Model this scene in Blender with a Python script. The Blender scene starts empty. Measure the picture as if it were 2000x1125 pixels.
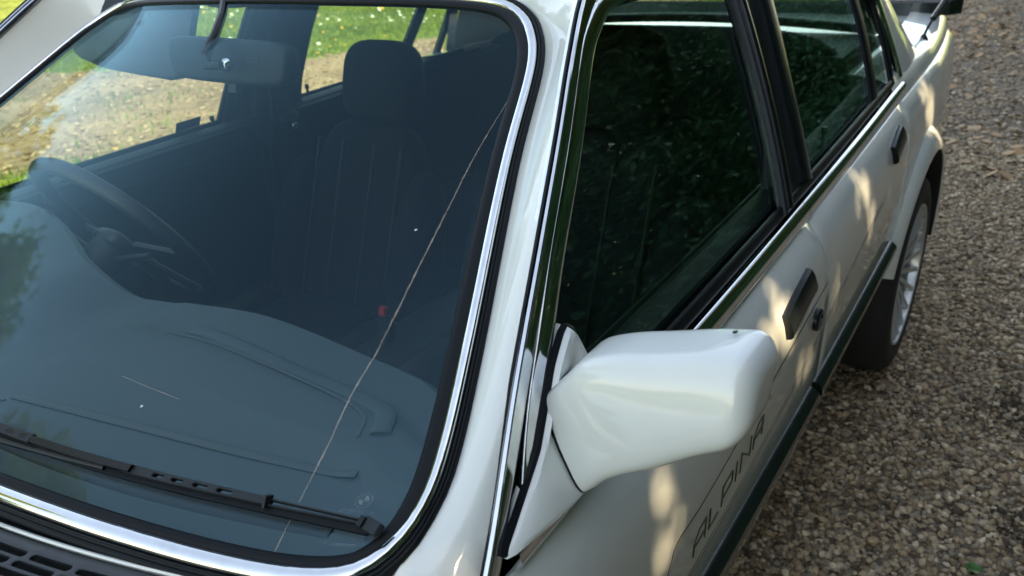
import bpy, math, random
import numpy as np
from mathutils import Vector, Matrix
from mathutils.geometry import delaunay_2d_cdt
random.seed(7); rng = np.random.default_rng(11)
S = bpy.context.scene; COL = S.collection; D = bpy.data
# car coordinates: x to the car's left, y rearward from the front axle, z up from the drive
# ------------------------------------------------------------------ camera, sky, sun, exposure
cam_d = D.cameras.new('camera'); cam = D.objects.new('camera', cam_d); COL.objects.link(cam); S.camera = cam
right = Vector((0.82414126, 0.56169563, -0.07272691)); up = Vector((-0.19542146, 0.40252248, 0.89430761)); fwd = Vector((-0.53160289, 0.72282341, -0.44150276))
cam.matrix_world = Matrix(((right.x, up.x, -fwd.x, 1.09206928), (right.y, up.y, -fwd.y, 0.18246231), (right.z, up.z, -fwd.z, 1.39570668), (0, 0, 0, 1)))
cam_d.sensor_width = 36; cam_d.lens = 27.38; cam_d.clip_start = .02; cam_d.clip_end = 1000
cam_d.dof.use_dof = True; cam_d.dof.focus_distance = .92; cam_d.dof.aperture_fstop = 7.5
SUN = Vector((.80, -.36, .70)).normalized()
world = D.worlds.new('World'); S.world = world; world.use_nodes = True
wt = world.node_tree; sky = wt.nodes.new('ShaderNodeTexSky'); sky.sky_type = 'NISHITA'; sky.sun_disc = False
sky.sun_elevation = math.asin(SUN.z); sky.sun_rotation = math.atan2(SUN.x, SUN.y); sky.dust_density = .8
hs = wt.nodes.new('ShaderNodeHueSaturation'); hs.inputs['Saturation'].default_value = .85; wt.links.new(sky.outputs[0], hs.inputs['Color']); wt.links.new(hs.outputs[0], wt.nodes['Background'].inputs[0]); wt.nodes['Background'].inputs[1].default_value = .13
sun_d = D.lights.new('sun', 'SUN'); sun_d.energy = 2.5; sun_d.angle = math.radians(.53); sun_d.color = (1, .86, .66)
sun = D.objects.new('sun', sun_d); COL.objects.link(sun); sun.rotation_euler = (-SUN).to_track_quat('-Z', 'Y').to_euler()
S.view_settings.view_transform = 'Standard'; S.view_settings.look = 'None'; S.view_settings.gamma = 1
S.view_settings.use_curve_mapping = False; S.view_settings.use_white_balance = True; S.view_settings.white_balance_temperature = 8250; S.view_settings.white_balance_tint = 10; S.view_settings.exposure = 2.32
S.cycles.transparent_max_bounces = 24; S.cycles.max_bounces = 10; S.cycles.glossy_bounces = 5
S.cycles.caustics_reflective = False; S.cycles.caustics_refractive = False

# ------------------------------------------------------------------ materials
def mat(name, col, rough=.5, metal=0, coat=0, spec=.5, noise=None, bump=0, bscale=200, coat_rough=.04):
    m = D.materials.new(name); m.use_nodes = True; nt = m.node_tree; b = nt.nodes['Principled BSDF']
    b.inputs['Base Color'].default_value = (*col, 1); b.inputs['Roughness'].default_value = rough; b.inputs['Metallic'].default_value = metal
    b.inputs['Coat Weight'].default_value = coat; b.inputs['Coat Roughness'].default_value = coat_rough; b.inputs['Specular IOR Level'].default_value = spec
    tc = nt.nodes.new('ShaderNodeTexCoord')
    if noise:
        sc, c2, lo, hi = noise
        n = nt.nodes.new('ShaderNodeTexNoise'); n.inputs['Scale'].default_value = sc; n.inputs['Detail'].default_value = 6
        r = nt.nodes.new('ShaderNodeValToRGB'); r.color_ramp.elements[0].position = lo; r.color_ramp.elements[1].position = hi
        r.color_ramp.elements[0].color = (*col, 1); r.color_ramp.elements[1].color = (*c2, 1)
        nt.links.new(tc.outputs['Object'], n.inputs[0]); nt.links.new(n.outputs[0], r.inputs[0]); nt.links.new(r.outputs[0], b.inputs['Base Color'])
    if bump:
        n2 = nt.nodes.new('ShaderNodeTexNoise'); n2.inputs['Scale'].default_value = bscale; n2.inputs['Detail'].default_value = 3
        bp = nt.nodes.new('ShaderNodeBump'); bp.inputs['Strength'].default_value = bump; bp.inputs['Distance'].default_value = .002
        nt.links.new(tc.outputs['Object'], n2.inputs[0]); nt.links.new(n2.outputs[0], bp.inputs['Height']); nt.links.new(bp.outputs[0], b.inputs['Normal'])
    return m
def glass(name, tint, pol=.5, dust=.0, dustcol=(.55, .6, .6), gain=1, refl=(.85, .97, 1)):
    """thin glass face: clear, with the Fresnel reflection of index 1.52 (pol = share of s-polarised light, as through a polarising filter)"""
    m = D.materials.new(name); m.use_nodes = True; nt = m.node_tree; nt.nodes.remove(nt.nodes['Principled BSDF']); L = nt.links.new
    out = nt.nodes['Material Output']; tr = nt.nodes.new('ShaderNodeBsdfTransparent'); tr.inputs[0].default_value = (*tint, 1)
    gl = nt.nodes.new('ShaderNodeBsdfGlossy'); gl.inputs['Roughness'].default_value = .004; gl.inputs[0].default_value = (*refl, 1)
    lw = nt.nodes.new('ShaderNodeLayerWeight'); lw.inputs['Blend'].default_value = .5     # Facing = 1 - |cos|
    def M(op, a, b=None):
        n = nt.nodes.new('ShaderNodeMath'); n.operation = op
        for k, v in enumerate((a, b)):
            if v is None: continue
            if isinstance(v, (int, float)): n.inputs[k].default_value = v
            else: L(v, n.inputs[k])
        return n.outputs[0]
    c = M('SUBTRACT', 1, lw.outputs['Facing']); N = 1.52; ct = M('SQRT', M('SUBTRACT', 1, M('MULTIPLY', M('SUBTRACT', 1, M('MULTIPLY', c, c)), 1 / N / N)))
    sq = lambda a, b: M('POWER', M('ABSOLUTE', M('DIVIDE', M('SUBTRACT', a, b), M('ADD', a, b))), 2)
    R = M('MULTIPLY', M('ADD', M('MULTIPLY', sq(M('MULTIPLY', c, N), ct), 1 - pol), M('MULTIPLY', sq(c, M('MULTIPLY', ct, N)), pol)), gain)
    mx = nt.nodes.new('ShaderNodeMixShader'); L(R, mx.inputs[0]); L(tr.outputs[0], mx.inputs[1]); L(gl.outputs[0], mx.inputs[2])
    last = mx
    if dust:
        df = nt.nodes.new('ShaderNodeBsdfDiffuse'); df.inputs[0].default_value = (*dustcol, 1)
        tc = nt.nodes.new('ShaderNodeTexCoord'); n = nt.nodes.new('ShaderNodeTexNoise'); n.inputs['Scale'].default_value = 5; n.inputs['Detail'].default_value = 5
        m2 = nt.nodes.new('ShaderNodeMixShader'); L(tc.outputs['Object'], n.inputs[0]); L(M('MULTIPLY', n.outputs[0], dust * 2), m2.inputs[0])
        L(mx.outputs[0], m2.inputs[1]); L(df.outputs[0], m2.inputs[2]); last = m2
    L(last.outputs[0], out.inputs[0]); return m
def leafmat(name, c1, c2, trans=.45, rough=.5):
    m = D.materials.new(name); m.use_nodes = True; nt = m.node_tree; b = nt.nodes['Principled BSDF']; L = nt.links.new
    at = nt.nodes.new('ShaderNodeAttribute'); at.attribute_name = 'tone'
    r = nt.nodes.new('ShaderNodeValToRGB'); r.color_ramp.elements[0].color = (*c1, 1); r.color_ramp.elements[1].color = (*c2, 1)
    L(at.outputs['Fac'], r.inputs[0]); L(r.outputs[0], b.inputs['Base Color']); b.inputs['Roughness'].default_value = rough
    t = nt.nodes.new('ShaderNodeBsdfTranslucent'); L(r.outputs[0], t.inputs[0]); mx = nt.nodes.new('ShaderNodeMixShader'); mx.inputs[0].default_value = trans
    L(b.outputs[0], mx.inputs[1]); L(t.outputs[0], mx.inputs[2]); L(mx.outputs[0], nt.nodes['Material Output'].inputs[0]); return m
def rampmat(name, stops, rough=.8):
    m = D.materials.new(name); m.use_nodes = True; nt = m.node_tree; b = nt.nodes['Principled BSDF']; L = nt.links.new
    at = nt.nodes.new('ShaderNodeAttribute'); at.attribute_name = 'tone'; r = nt.nodes.new('ShaderNodeValToRGB'); e = r.color_ramp.elements
    e[0].position, e[0].color = stops[0][0], (*stops[0][1], 1); e[1].position, e[1].color = stops[-1][0], (*stops[-1][1], 1)
    for p, c in stops[1:-1]: x = e.new(p); x.color = (*c, 1)
    n = nt.nodes.new('ShaderNodeTexNoise'); n.inputs['Scale'].default_value = 160; n.inputs['Detail'].default_value = 4
    tc = nt.nodes.new('ShaderNodeTexCoord'); L(tc.outputs['Object'], n.inputs[0])
    mx = nt.nodes.new('ShaderNodeMix'); mx.data_type = 'RGBA'; mx.blend_type = 'OVERLAY'; mx.inputs[0].default_value = .6
    L(at.outputs['Fac'], r.inputs[0]); L(r.outputs[0], mx.inputs[6]); L(n.outputs[0], mx.inputs[7]); L(mx.outputs[2], b.inputs['Base Color'])
    b.inputs['Roughness'].default_value = rough; return m
def groundmat(name, c1, c2, c3, s1, s2, bump=.6):
    m = D.materials.new(name); m.use_nodes = True; nt = m.node_tree; b = nt.nodes['Principled BSDF']; L = nt.links.new
    tc = nt.nodes.new('ShaderNodeTexCoord')
    v = nt.nodes.new('ShaderNodeTexVoronoi'); v.inputs['Scale'].default_value = s1; L(tc.outputs['Object'], v.inputs[0])
    bw = nt.nodes.new('ShaderNodeSeparateColor'); L(v.outputs['Color'], bw.inputs[0])
    r = nt.nodes.new('ShaderNodeValToRGB'); e = r.color_ramp.elements; e[0].color = (*c1, 1); e[1].color = (*c3, 1); x = e.new(.5); x.color = (*c2, 1)
    L(bw.outputs[0], r.inputs[0])
    n = nt.nodes.new('ShaderNodeTexNoise'); n.inputs['Scale'].default_value = s2; n.inputs['Detail'].default_value = 8; L(tc.outputs['Object'], n.inputs[0])
    mx = nt.nodes.new('ShaderNodeMix'); mx.data_type = 'RGBA'; mx.blend_type = 'OVERLAY'; mx.inputs[0].default_value = .8
    L(r.outputs[0], mx.inputs[6]); L(n.outputs[0], mx.inputs[7]); L(mx.outputs[2], b.inputs['Base Color']); b.inputs['Roughness'].default_value = .95
    bp = nt.nodes.new('ShaderNodeBump'); bp.inputs['Strength'].default_value = bump; bp.inputs['Distance'].default_value = .012
    L(v.outputs['Distance'], bp.inputs['Height']); L(bp.outputs[0], b.inputs['Normal']); return m
PAINT = mat('white_paint', (.69, .73, .695), .35, coat=1, coat_rough=.03, noise=(3, (.73, .765, .73), .3, .7), bump=.015, bscale=900)
CHROME = mat('chrome', (.78, .80, .80), .09, 1, noise=(60, (.68, .70, .71), .4, .75))
BRIGHT = mat('bright_trim', (.72, .74, .74), .16, 1)
RUBBER = mat('black_rubber', (.006, .009, .011), .42, spec=.16, bump=.05, bscale=700)
GLOSSBLACK = mat('gloss_black', (.005, .008, .009), .28, spec=.35)
BUMPSTRIP = mat('black_moulding', (.012, .02, .017), .16, coat=.4)
PLASTIC = mat('dark_plastic', (.010, .016, .020), .55, spec=.4, bump=.12, bscale=900)
DASHM = mat('dash_plastic', (.033, .055, .065), .6, bump=.15, bscale=700)
CLOTH = mat('dark_cloth', (.006, .009, .011), .9, spec=.2)
LEATHER = mat('leather', (.008, .010, .012), .45, bump=.2, bscale=300)
PIPING = mat('green_piping', (.006, .013, .013), .6)
LINER = mat('headliner', (.16, .16, .15), .9)
TYREM = mat('tyre_rubber', (.014, .014, .015), .75, bump=.2, bscale=300)
ALLOY = mat('alloy', (.55, .57, .58), .3, .55)
DARK = mat('dark_cavity', (.006, .006, .007), .8)
OLIVE = mat('olive_decal', (.06, .065, .025), .4)
LINE = mat('pinstripe', (.10, .10, .075), .4)
ETCH = mat('etched_mark', (.50, .56, .55), .8)
CRACK = mat('crack', (.50, .42, .34), .6)
RED = mat('red_plastic', (.5, .03, .03), .4)
CHIP = mat('paint_chip', (.015, .015, .02), .6)
SCREEN = glass('windscreen_glass', (.93, .975, .97), .20, .0012, (.40, .55, .58), .72, (.48, .85, 1))
SIDEGL = glass('side_glass', (.78, .875, .82), .5)
MIRRORGL = mat('mirror_silver', (.8, .8, .8), .02, 1)

# ------------------------------------------------------------------ mesh helpers
def link(name, verts, faces, m, parent=None, ang=35, smooth=True, **props):
    me = D.meshes.new(name); me.from_pydata([tuple(map(float, v)) for v in verts], [], [tuple(map(int, f)) for f in faces]); me.update()
    if smooth:
        me.polygons.foreach_set('use_smooth', [True] * len(me.polygons)); me.set_sharp_from_angle(angle=math.radians(ang))
    me.materials.append(m); o = D.objects.new(name, me); COL.objects.link(o)
    if parent: o.parent = parent
    for k, v in props.items(): o[k] = v
    return o
class MB:
    def __init__(s): s.v = []; s.f = []
    def add(s, v, f):
        n = len(s.v); s.v += [tuple(p) for p in v]; s.f += [tuple(i + n for i in q) for q in f]; return s
    def build(s, name, m, parent=None, **k): return link(name, s.v, s.f, m, parent, **k)
def box(c, h, R=None, bev=.12):
    """bevelled box: centre, half sizes, optional rotation"""
    c = np.array(c, float); h = np.array(h, float); b = min(h) * bev; V = []; idx = {}
    for sx in (-1, 1):
        for sy in (-1, 1):
            for sz in (-1, 1):
                for k in range(3):
                    p = np.array([sx, sy, sz]) * h
                    for j in range(3):
                        if j != k: p[j] -= (sx, sy, sz)[j] * b
                    idx[(sx, sy, sz, k)] = len(V); V.append(p)
    F = []
    for k in range(3):
        a, d = [(1, 2), (2, 0), (0, 1)][k]
        for s in (-1, 1):
            q = []
            for (u, w) in ((-1, -1), (1, -1), (1, 1), (-1, 1)):
                t = [0, 0, 0]; t[k] = s; t[a] = u; t[d] = w; q.append(idx[(*t, k)])
            F.append(q if s > 0 else q[::-1])
    for k in range(3):
        a, d = [(1, 2), (2, 0), (0, 1)][k]
        for sa in (-1, 1):
            for sd in (-1, 1):
                q = []
                for sk, kk in ((-1, a), (1, a), (1, d), (-1, d)):
                    t = [0, 0, 0]; t[k] = sk; t[a] = sa; t[d] = sd; q.append(idx[(*t, kk)])
                F.append(q if sa * sd < 0 else q[::-1])
    for sx in (-1, 1):
        for sy in (-1, 1):
            for sz in (-1, 1):
                q = [idx[(sx, sy, sz, k)] for k in range(3)]; F.append(q if sx * sy * sz > 0 else q[::-1])
    V = np.array(V)
    if R is not None: V = V @ np.array(R).T
    return V + c, F
def rotm(ax, deg): return np.array(Matrix.Rotation(math.radians(deg), 3, ax))
def cr(pts, n, closed=False):
    """smooth curve (centripetal-free Catmull-Rom, then even spacing) through pts"""
    P = np.array(pts, float)
    Q = np.vstack([P[-1], P, P[0], P[1]]) if closed else np.vstack([2 * P[0] - P[1], P, 2 * P[-1] - P[-2]])
    out = []
    for i in range(1, len(Q) - 2):
        for t in np.linspace(0, 1, 24, endpoint=False):
            a, b, c, d = Q[i - 1:i + 3]
            out.append(.5 * ((2 * b) + (c - a) * t + (2 * a - 5 * b + 4 * c - d) * t * t + (3 * b - a - 3 * c + d) * t ** 3))
    out.append(P[0] if closed else P[-1]); return even(np.array(out), n, closed)
def even(P, n, closed=False):
    P = np.array(P, float); s = np.concatenate([[0], np.cumsum(np.linalg.norm(np.diff(P, axis=0), axis=1))])
    t = np.linspace(0, s[-1], n, endpoint=not closed); return np.stack([np.interp(t, s, P[:, k]) for k in range(P.shape[1])], 1)
def loft(rows, closed=False, flip=False):
    rows = [np.array(r) for r in rows]; n = len(rows[0]); V = np.vstack(rows); F = []
    for i in range(len(rows) - 1):
        for j in range(n if closed else n - 1):
            a, b = i * n + j, i * n + (j + 1) % n; q = (a, b, b + n, a + n); F.append(q[::-1] if flip else q)
    return V, F
def sweep(path, ups, prof, closed=False, caps=True, pc=True):
    """profile (side, up) swept along path; ups = surface normal at each point"""
    P = np.array(path, float); n = len(P)
    T = (np.roll(P, -1, 0) - np.roll(P, 1, 0)) if closed else np.gradient(P, axis=0)
    T /= np.linalg.norm(T, axis=1)[:, None]; U = np.broadcast_to(np.array(ups, float), P.shape).copy()
    U -= (U * T).sum(1)[:, None] * T; U /= np.linalg.norm(U, axis=1)[:, None]; W = np.cross(T, U)
    rows = [P[i] + np.array([a * W[i] + b * U[i] for a, b in prof]) for i in range(n)]
    if closed: rows.append(rows[0])
    V, F = loft(rows, closed=pc); m = len(prof)
    if caps and not closed and pc: F = F + [tuple(range(m))[::-1], tuple((n - 1) * m + k for k in range(m))]
    return V, F
def ring(r, k=10, e=1.0): return [(r * math.cos(2 * math.pi * i / k), r * e * math.sin(2 * math.pi * i / k)) for i in range(k)]
def tube(path, r, k=10):
    P = np.array(path, float); return sweep(P, (.013, .37, .93) if abs(P[-1] - P[0])[2] < np.linalg.norm(P[-1] - P[0]) * .9 else (1, .1, 0), ring(r, k))
def inset(P, d):
    """2D closed polygon moved inward by d"""
    P = np.array(P, float); A = .5 * np.sum(P[:, 0] * np.roll(P[:, 1], -1) - np.roll(P[:, 0], -1) * P[:, 1])
    e = np.roll(P, -1, 0) - P; e /= np.linalg.norm(e, axis=1)[:, None] + 1e-12; nrm = np.stack([-e[:, 1], e[:, 0]], 1) * np.sign(A)
    n1 = np.roll(nrm, 1, 0); b = n1 + nrm; b /= (np.linalg.norm(b, axis=1)[:, None] + 1e-9)
    c = np.clip((b * nrm).sum(1), .5, 1); return P + b * (d / c)[:, None]
def inside(P, pts):
    P = np.array(P); x, y = pts[:, 0], pts[:, 1]; r = np.zeros(len(pts), bool); j = len(P) - 1
    for i in range(len(P)):
        with np.errstate(divide='ignore', invalid='ignore'):
            c = ((P[i, 1] > y) != (P[j, 1] > y)) & (x < (P[j, 0] - P[i, 0]) * (y - P[i, 1]) / (P[j, 1] - P[i, 1] + 1e-15) + P[i, 0])
        r ^= c; j = i
    return r
def dens(P, step):
    P = np.array(P, float); out = []
    for i in range(len(P)):
        a, b = P[i], P[(i + 1) % len(P)]; k = max(1, int(np.ceil(np.linalg.norm(b - a) / step)))
        for t in range(k): out.append(a + (b - a) * t / k)
    return np.array(out)
def panel(name, outline, f, m, parent, step=.035, thick=.008, holes=(), lip=.0025, drop=.0018, side=1, ang=50, **kw):
    """sheet with thickness: 2-D outline (+holes) triangulated and laid on the surface f(a,b); f gives points, normals by differences"""
    loops = [dens(outline, step)] + [dens(h, step) for h in holes]; co = []; ed = []; tag = []
    for li, l in enumerate(loops):
        n0 = len(co); co += list(l); tag += [1] * len(l); ed += [(n0 + i, n0 + (i + 1) % len(l)) for i in range(len(l))]
        if lip:
            l2 = inset(l, lip if li == 0 else -lip); n0 = len(co); co += list(l2); tag += [0] * len(l); ed += [(n0 + i, n0 + (i + 1) % len(l)) for i in range(len(l))]
    o = np.array(outline); lo, hi = o.min(0), o.max(0)
    g = np.stack(np.meshgrid(np.arange(lo[0], hi[0], step), np.arange(lo[1], hi[1], step), indexing='ij'), -1).reshape(-1, 2)
    ok = inside(inset(loops[0], step * .45), g)
    for h in loops[1:]: ok &= ~inside(inset(h, -step * .45), g)
    nb = len(co); co += list(g[ok]); tag += [0] * int(ok.sum())
    v2, e2, f2, ov, oe, of = delaunay_2d_cdt([Vector(c) for c in co], ed, [], 1 if not holes else 0, 1e-6)
    A = np.array([tuple(v) for v in v2]); tg = np.array([max([tag[k] for k in q] or [0]) for q in ov]); F = np.array([q for q in f2])
    cen = A[F].mean(1); ok = inside(loops[0], cen)
    for h in loops[1:]: ok &= ~inside(h, cen)
    F = F[ok]; P = f(A[:, 0], A[:, 1]); e = 1e-4
    N = np.cross(f(A[:, 0] + e, A[:, 1]) - P, f(A[:, 0], A[:, 1] + e) - P); N /= np.linalg.norm(N, axis=1)[:, None]; N *= side
    P = P - N * (tg * drop)[:, None] if lip else P
    B = P - N * thick; n = len(P)
    a = A[F]; s = np.cross(a[:, 1] - a[:, 0], a[:, 2] - a[:, 0]); F[s < 0] = F[s < 0][:, ::-1]
    if side < 0: F = F[:, ::-1]
    from collections import Counter
    cnt = {}
    for q in F:
        for i in range(3): cnt[(q[i], q[(i + 1) % 3])] = 1
    rim = [(i, j) for (i, j) in cnt if (j, i) not in cnt]
    faces = [tuple(q) for q in F] + [tuple(q[::-1] + n) for q in F] + [(j, i, i + n, j + n) for i, j in rim]
    return link(name, np.vstack([P, B]), faces, m, parent, ang=ang, **kw)
def lathe(prof, c, axis='x', k=40):
    """profile (along axis, radius) revolved"""
    rows = []
    for i in range(k):
        t = 2 * math.pi * i / k; rows.append([(c[0] + a, c[1] + r * math.cos(t), c[2] + r * math.sin(t)) for a, r in prof])
    rows.append(rows[0]); return loft(rows)
def empty(name, loc=(0, 0, 0), **p):
    o = D.objects.new(name, None); COL.objects.link(o); o.location = loc; o.empty_display_size = .1
    for k, v in p.items(): o[k] = v
    return o

# ------------------------------------------------------------------ ground
def sheet(name, poly, z, m, step=.4, wob=.12):
    P = dens(poly, step); P = P + rng.normal(0, wob, P.shape)
    return link(name, [(x, y, z) for x, y in P], [tuple(range(len(P)))], m, smooth=False, kind='structure')
GRAVELM = groundmat('gravel_bed', (.08, .060, .040), (.18, .138, .092), (.31, .25, .18), 75, 3)
SOILM = groundmat('drive_earth', (.21, .138, .086), (.29, .197, .125), (.36, .255, .17), 22, 1.2)
LAWNM = groundmat('lawn_soil', (.075, .12, .014), (.15, .21, .022), (.26, .29, .05), 9, .9, .3)
link('ground', [(-300, -300, -.02), (300, -300, -.02), (300, 300, -.02), (-300, 300, -.02)], [(0, 1, 2, 3)], LAWNM, smooth=False, kind='structure')
sheet('gravel_drive', [(-2.6, -6), (3.6, -6), (3.6, 18), (-1.2, 18), (-2.0, 9), (-2.6, 5)], 0, GRAVELM, wob=.05)
lawn_near = [(-2.4, -4), (-2.4, 5), (-1.9, 9), (-1.5, 13), (-3.0, 12.5), (-4.2, 8.0), (-4.55, 5.6), (-4.25, 3.9), (-4.75, 2.6), (-5.3, 1.2), (-6.5, -1.5), (-7.2, -4)]
path = [(-7.0, -4), (-6.3, -1.5), (-5.1, 1.2), (-4.55, 2.6), (-4.05, 3.9), (-4.4, 5.6), (-4.0, 8.0), (-2.8, 12.7), (-3.6, 14), (-5.2, 8.2), (-5.8, 6.6), (-6.2, 5.35), (-8.1, 5.1), (-9.4, 4.4), (-14, 1.5), (-20, -3)]
sheet('lawn', [(-2.2, -7), (-2.2, 5.3), (-1.7, 9.3), (-1.2, 14), (-4, 60), (-60, 60), (-60, -7)], .004, LAWNM)
sheet('dirt_path', path, .008, SOILM, wob=.10)

# loose stones of the drive
ICO = None
def stones(name, n, xr, yr, smin, smax, m, seed, keep=None, z0=0, flat=.6, dens_pow=1):
    r = np.random.default_rng(seed); t = (1 + 5 ** .5) / 2
    iv = np.array([(-1, t, 0), (1, t, 0), (-1, -t, 0), (1, -t, 0), (0, -1, t), (0, 1, t), (0, -1, -t), (0, 1, -t), (t, 0, -1), (t, 0, 1), (-t, 0, -1), (-t, 0, 1)]) / math.hypot(1, t)
    it = np.array([(0, 11, 5), (0, 5, 1), (0, 1, 7), (0, 7, 10), (0, 10, 11), (1, 5, 9), (5, 11, 4), (11, 10, 2), (10, 7, 6), (7, 1, 8), (3, 9, 4), (3, 4, 2), (3, 2, 6), (3, 6, 8), (3, 8, 9), (4, 9, 5), (2, 4, 11), (6, 2, 10), (8, 6, 7), (9, 8, 1)])
    pos = np.stack([r.uniform(*xr, n), yr[0] + (yr[1] - yr[0]) * r.random(n) ** dens_pow], 1)
    if keep is not None: pos = pos[keep(pos)]
    n = len(pos); s = smin * (smax / smin) ** (r.random(n) ** 1.3)
    sc = np.stack([s * r.uniform(.8, 1.5, n), s * r.uniform(.7, 1.1, n), s * r.uniform(.4, .8, n) * flat / .6], 1)
    V = iv[None] * r.uniform(.72, 1.2, (n, 12, 1)) * sc[:, None]
    a = r.uniform(0, 6.283, n); tx = r.normal(0, .35, n)
    ca, sa, ct, st = np.cos(a), np.sin(a), np.cos(tx), np.sin(tx)
    y = V[..., 1] * ct[:, None] - V[..., 2] * st[:, None]; zz = V[..., 1] * st[:, None] + V[..., 2] * ct[:, None]; x = V[..., 0]
    X = x * ca[:, None] - y * sa[:, None] + pos[:, :1]; Y = x * sa[:, None] + y * ca[:, None] + pos[:, 1:]
    Z = zz + z0 + (s * r.uniform(-.15, .55, n))[:, None]
    return fast(name, np.stack([X, Y, Z], -1).reshape(-1, 3), (it[None] + 12 * np.arange(n)[:, None, None]).reshape(-1, 3), m, np.repeat(r.random(n), 12))
def fast(name, V, F, m, tone=None, parent=None, **kw):
    me = D.meshes.new(name); k = F.shape[1]; me.vertices.add(len(V)); me.vertices.foreach_set('co', V.astype(np.float32).ravel())
    me.loops.add(F.size); me.loops.foreach_set('vertex_index', F.astype(np.int32).ravel()); me.polygons.add(len(F))
    me.polygons.foreach_set('loop_start', np.arange(0, F.size, k, dtype=np.int32))
    me.update(calc_edges=True)
    if tone is not None:
        at = me.attributes.new('tone', 'FLOAT', 'POINT'); at.data.foreach_set('value', tone.astype(np.float32))
    me.materials.append(m); o = D.objects.new(name, me); COL.objects.link(o)
    if parent: o.parent = parent
    for a, b in kw.items(): o[a] = b
    return o
STONEM = rampmat('stone', [(0, (0.078, 0.053, 0.031)), (.2, (0.224, 0.153, 0.087)), (.42, (0.370, 0.270, 0.161)), (.66, (0.493, 0.377, 0.235)), (.78, (0.224, 0.194, 0.148)), (.88, (0.515, 0.408, 0.270)), (1, (0.739, 0.612, 0.426))])
o = stones('gravel', 76000, (.25, 2.3), (1.0, 5.2), .0048, .0128, STONEM, 3, dens_pow=1.15); o['kind'] = 'stuff'
o = stones('coarse_gravel', 26000, (-1.2, 3.2), (4.6, 13), .010, .020, STONEM, 4, dens_pow=1.1, flat=.4); o['kind'] = 'stuff'
PATHST = rampmat('path_stone', [(0, (.19, .127, .08)), (.6, (.30, .207, .135)), (1, (.44, .335, .24))])
pp = np.array(path)
o = stones('path_gravel', 24000, (-13, -2.8), (-1, 13), .012, .032, PATHST, 5, keep=lambda p: inside(pp, p), z0=.008, flat=.4); o['kind'] = 'stuff'

# grass, daisies
def blades(name, n, keep, h, w, m, seed, xr, yr, tone=(0, 1), clump=0):
    r = np.random.default_rng(seed); p = np.stack([r.uniform(*xr, n), r.uniform(*yr, n)], 1); p = p[keep(p)]
    if clump:
        c = np.stack([r.uniform(*xr, clump), r.uniform(*yr, clump)], 1)
        k = r.integers(0, clump, len(p)); p2 = c[k] + r.normal(0, .16, p.shape); p = p2[keep(p2)]
    n = len(p); a = r.uniform(0, 6.283, n); H = h * r.uniform(.5, 1.4, n); W = w * r.uniform(.7, 1.3, n)
    d = np.stack([np.cos(a), np.sin(a)], 1); q = np.stack([-d[:, 1], d[:, 0]], 1); ln = r.uniform(.1, .8, n)[:, None] * H[:, None]
    z = np.full((n, 1), .002); A = np.hstack([p - q * W[:, None], z]); B = np.hstack([p + q * W[:, None], z])
    M = np.hstack([p + d * ln * .35 - q * W[:, None] * .7, H[:, None] * .6]); M2 = np.hstack([p + d * ln * .35 + q * W[:, None] * .7, H[:, None] * .6]); T = np.hstack([p + d * ln, H[:, None]])
    V = np.stack([A, B, M2, M, T], 1).reshape(-1, 3); b = 5 * np.arange(n)[:, None]
    F = np.vstack([b + np.array([[0, 1, 2]]), b + np.array([[0, 2, 3]]), b + np.array([[3, 2, 4]])])
    patch = .5 + .5 * np.sin(p[:, 0] * 1.7 + 1.3 * np.sin(p[:, 1] * 1.1)) * np.sin(p[:, 1] * 1.9 + p[:, 0] * .6)
    t = np.clip(.25 * r.random(n) + .55 * patch + .2 * r.random(n), 0, 1) * (tone[1] - tone[0]) + tone[0]
    o = fast(name, V, F, m, np.repeat(t, 5)); o['kind'] = 'stuff'; return o
GRASSM = leafmat('grass_blade', (.07, .14, .012), (.26, .34, .035), .4, .6)
notpath = lambda p: ~inside(pp, p) & (p[:, 0] < -2.12 + .05 * p[:, 1])
blades('grass', 150000, notpath, .055, .0055, GRASSM, 21, (-13, -1.6), (.5, 14))
blades('far_grass', 30000, lambda p: p[:, 0] < -.5 - 0 * p[:, 1], .09, .012, GRASSM, 22, (-30, -1.5), (13, 30))
blades('path_tufts', 3500, lambda p: inside(pp, p), .06, .006, GRASSM, 23, (-12, -3.5), (1, 9), clump=70)
def discs(name, n, keep, r0, m, seed, xr, yr, z=(.05, .09), clump=30):
    r = np.random.default_rng(seed); c = np.stack([r.uniform(*xr, clump), r.uniform(*yr, clump)], 1); p = c[r.integers(0, clump, n)] + r.normal(0, .45, (n, 2)); p = p[keep(p)]; n = len(p)
    V = []; F = []; k = 7
    for i in range(n):
        b = len(V); R = r0 * r.uniform(.7, 1.3); zz = r.uniform(*z); tx, ty = r.normal(0, .35, 2); V.append((p[i, 0], p[i, 1], zz + .004))
        for j in range(k):
            x, y = R * math.cos(6.283 * j / k), R * math.sin(6.283 * j / k); V.append((p[i, 0] + x, p[i, 1] + y, zz + tx * x + ty * y))
        F += [(b, b + 1 + j, b + 1 + (j + 1) % k) for j in range(k)]
    return link(name, V, F, m, kind='stuff')
discs('daisies', 520, notpath, .022, mat('daisy_white', (.80, .80, .74), .6), 31, (-13, -4), (1, 13))
discs('buttercups', 160, notpath, .02, mat('buttercup_yellow', (.8, .45, .02), .5), 32, (-12, -4), (1.5, 11))
discs('leaf_litter', 420, lambda p: p[:, 0] > -.6, .026, mat('dry_leaf', (.36, .21, .10), .7, noise=(30, (.52, .33, .17), .3, .7)), 33, (-.6, 2.2), (3.5, 10), z=(.008, .022), clump=22)

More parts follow.
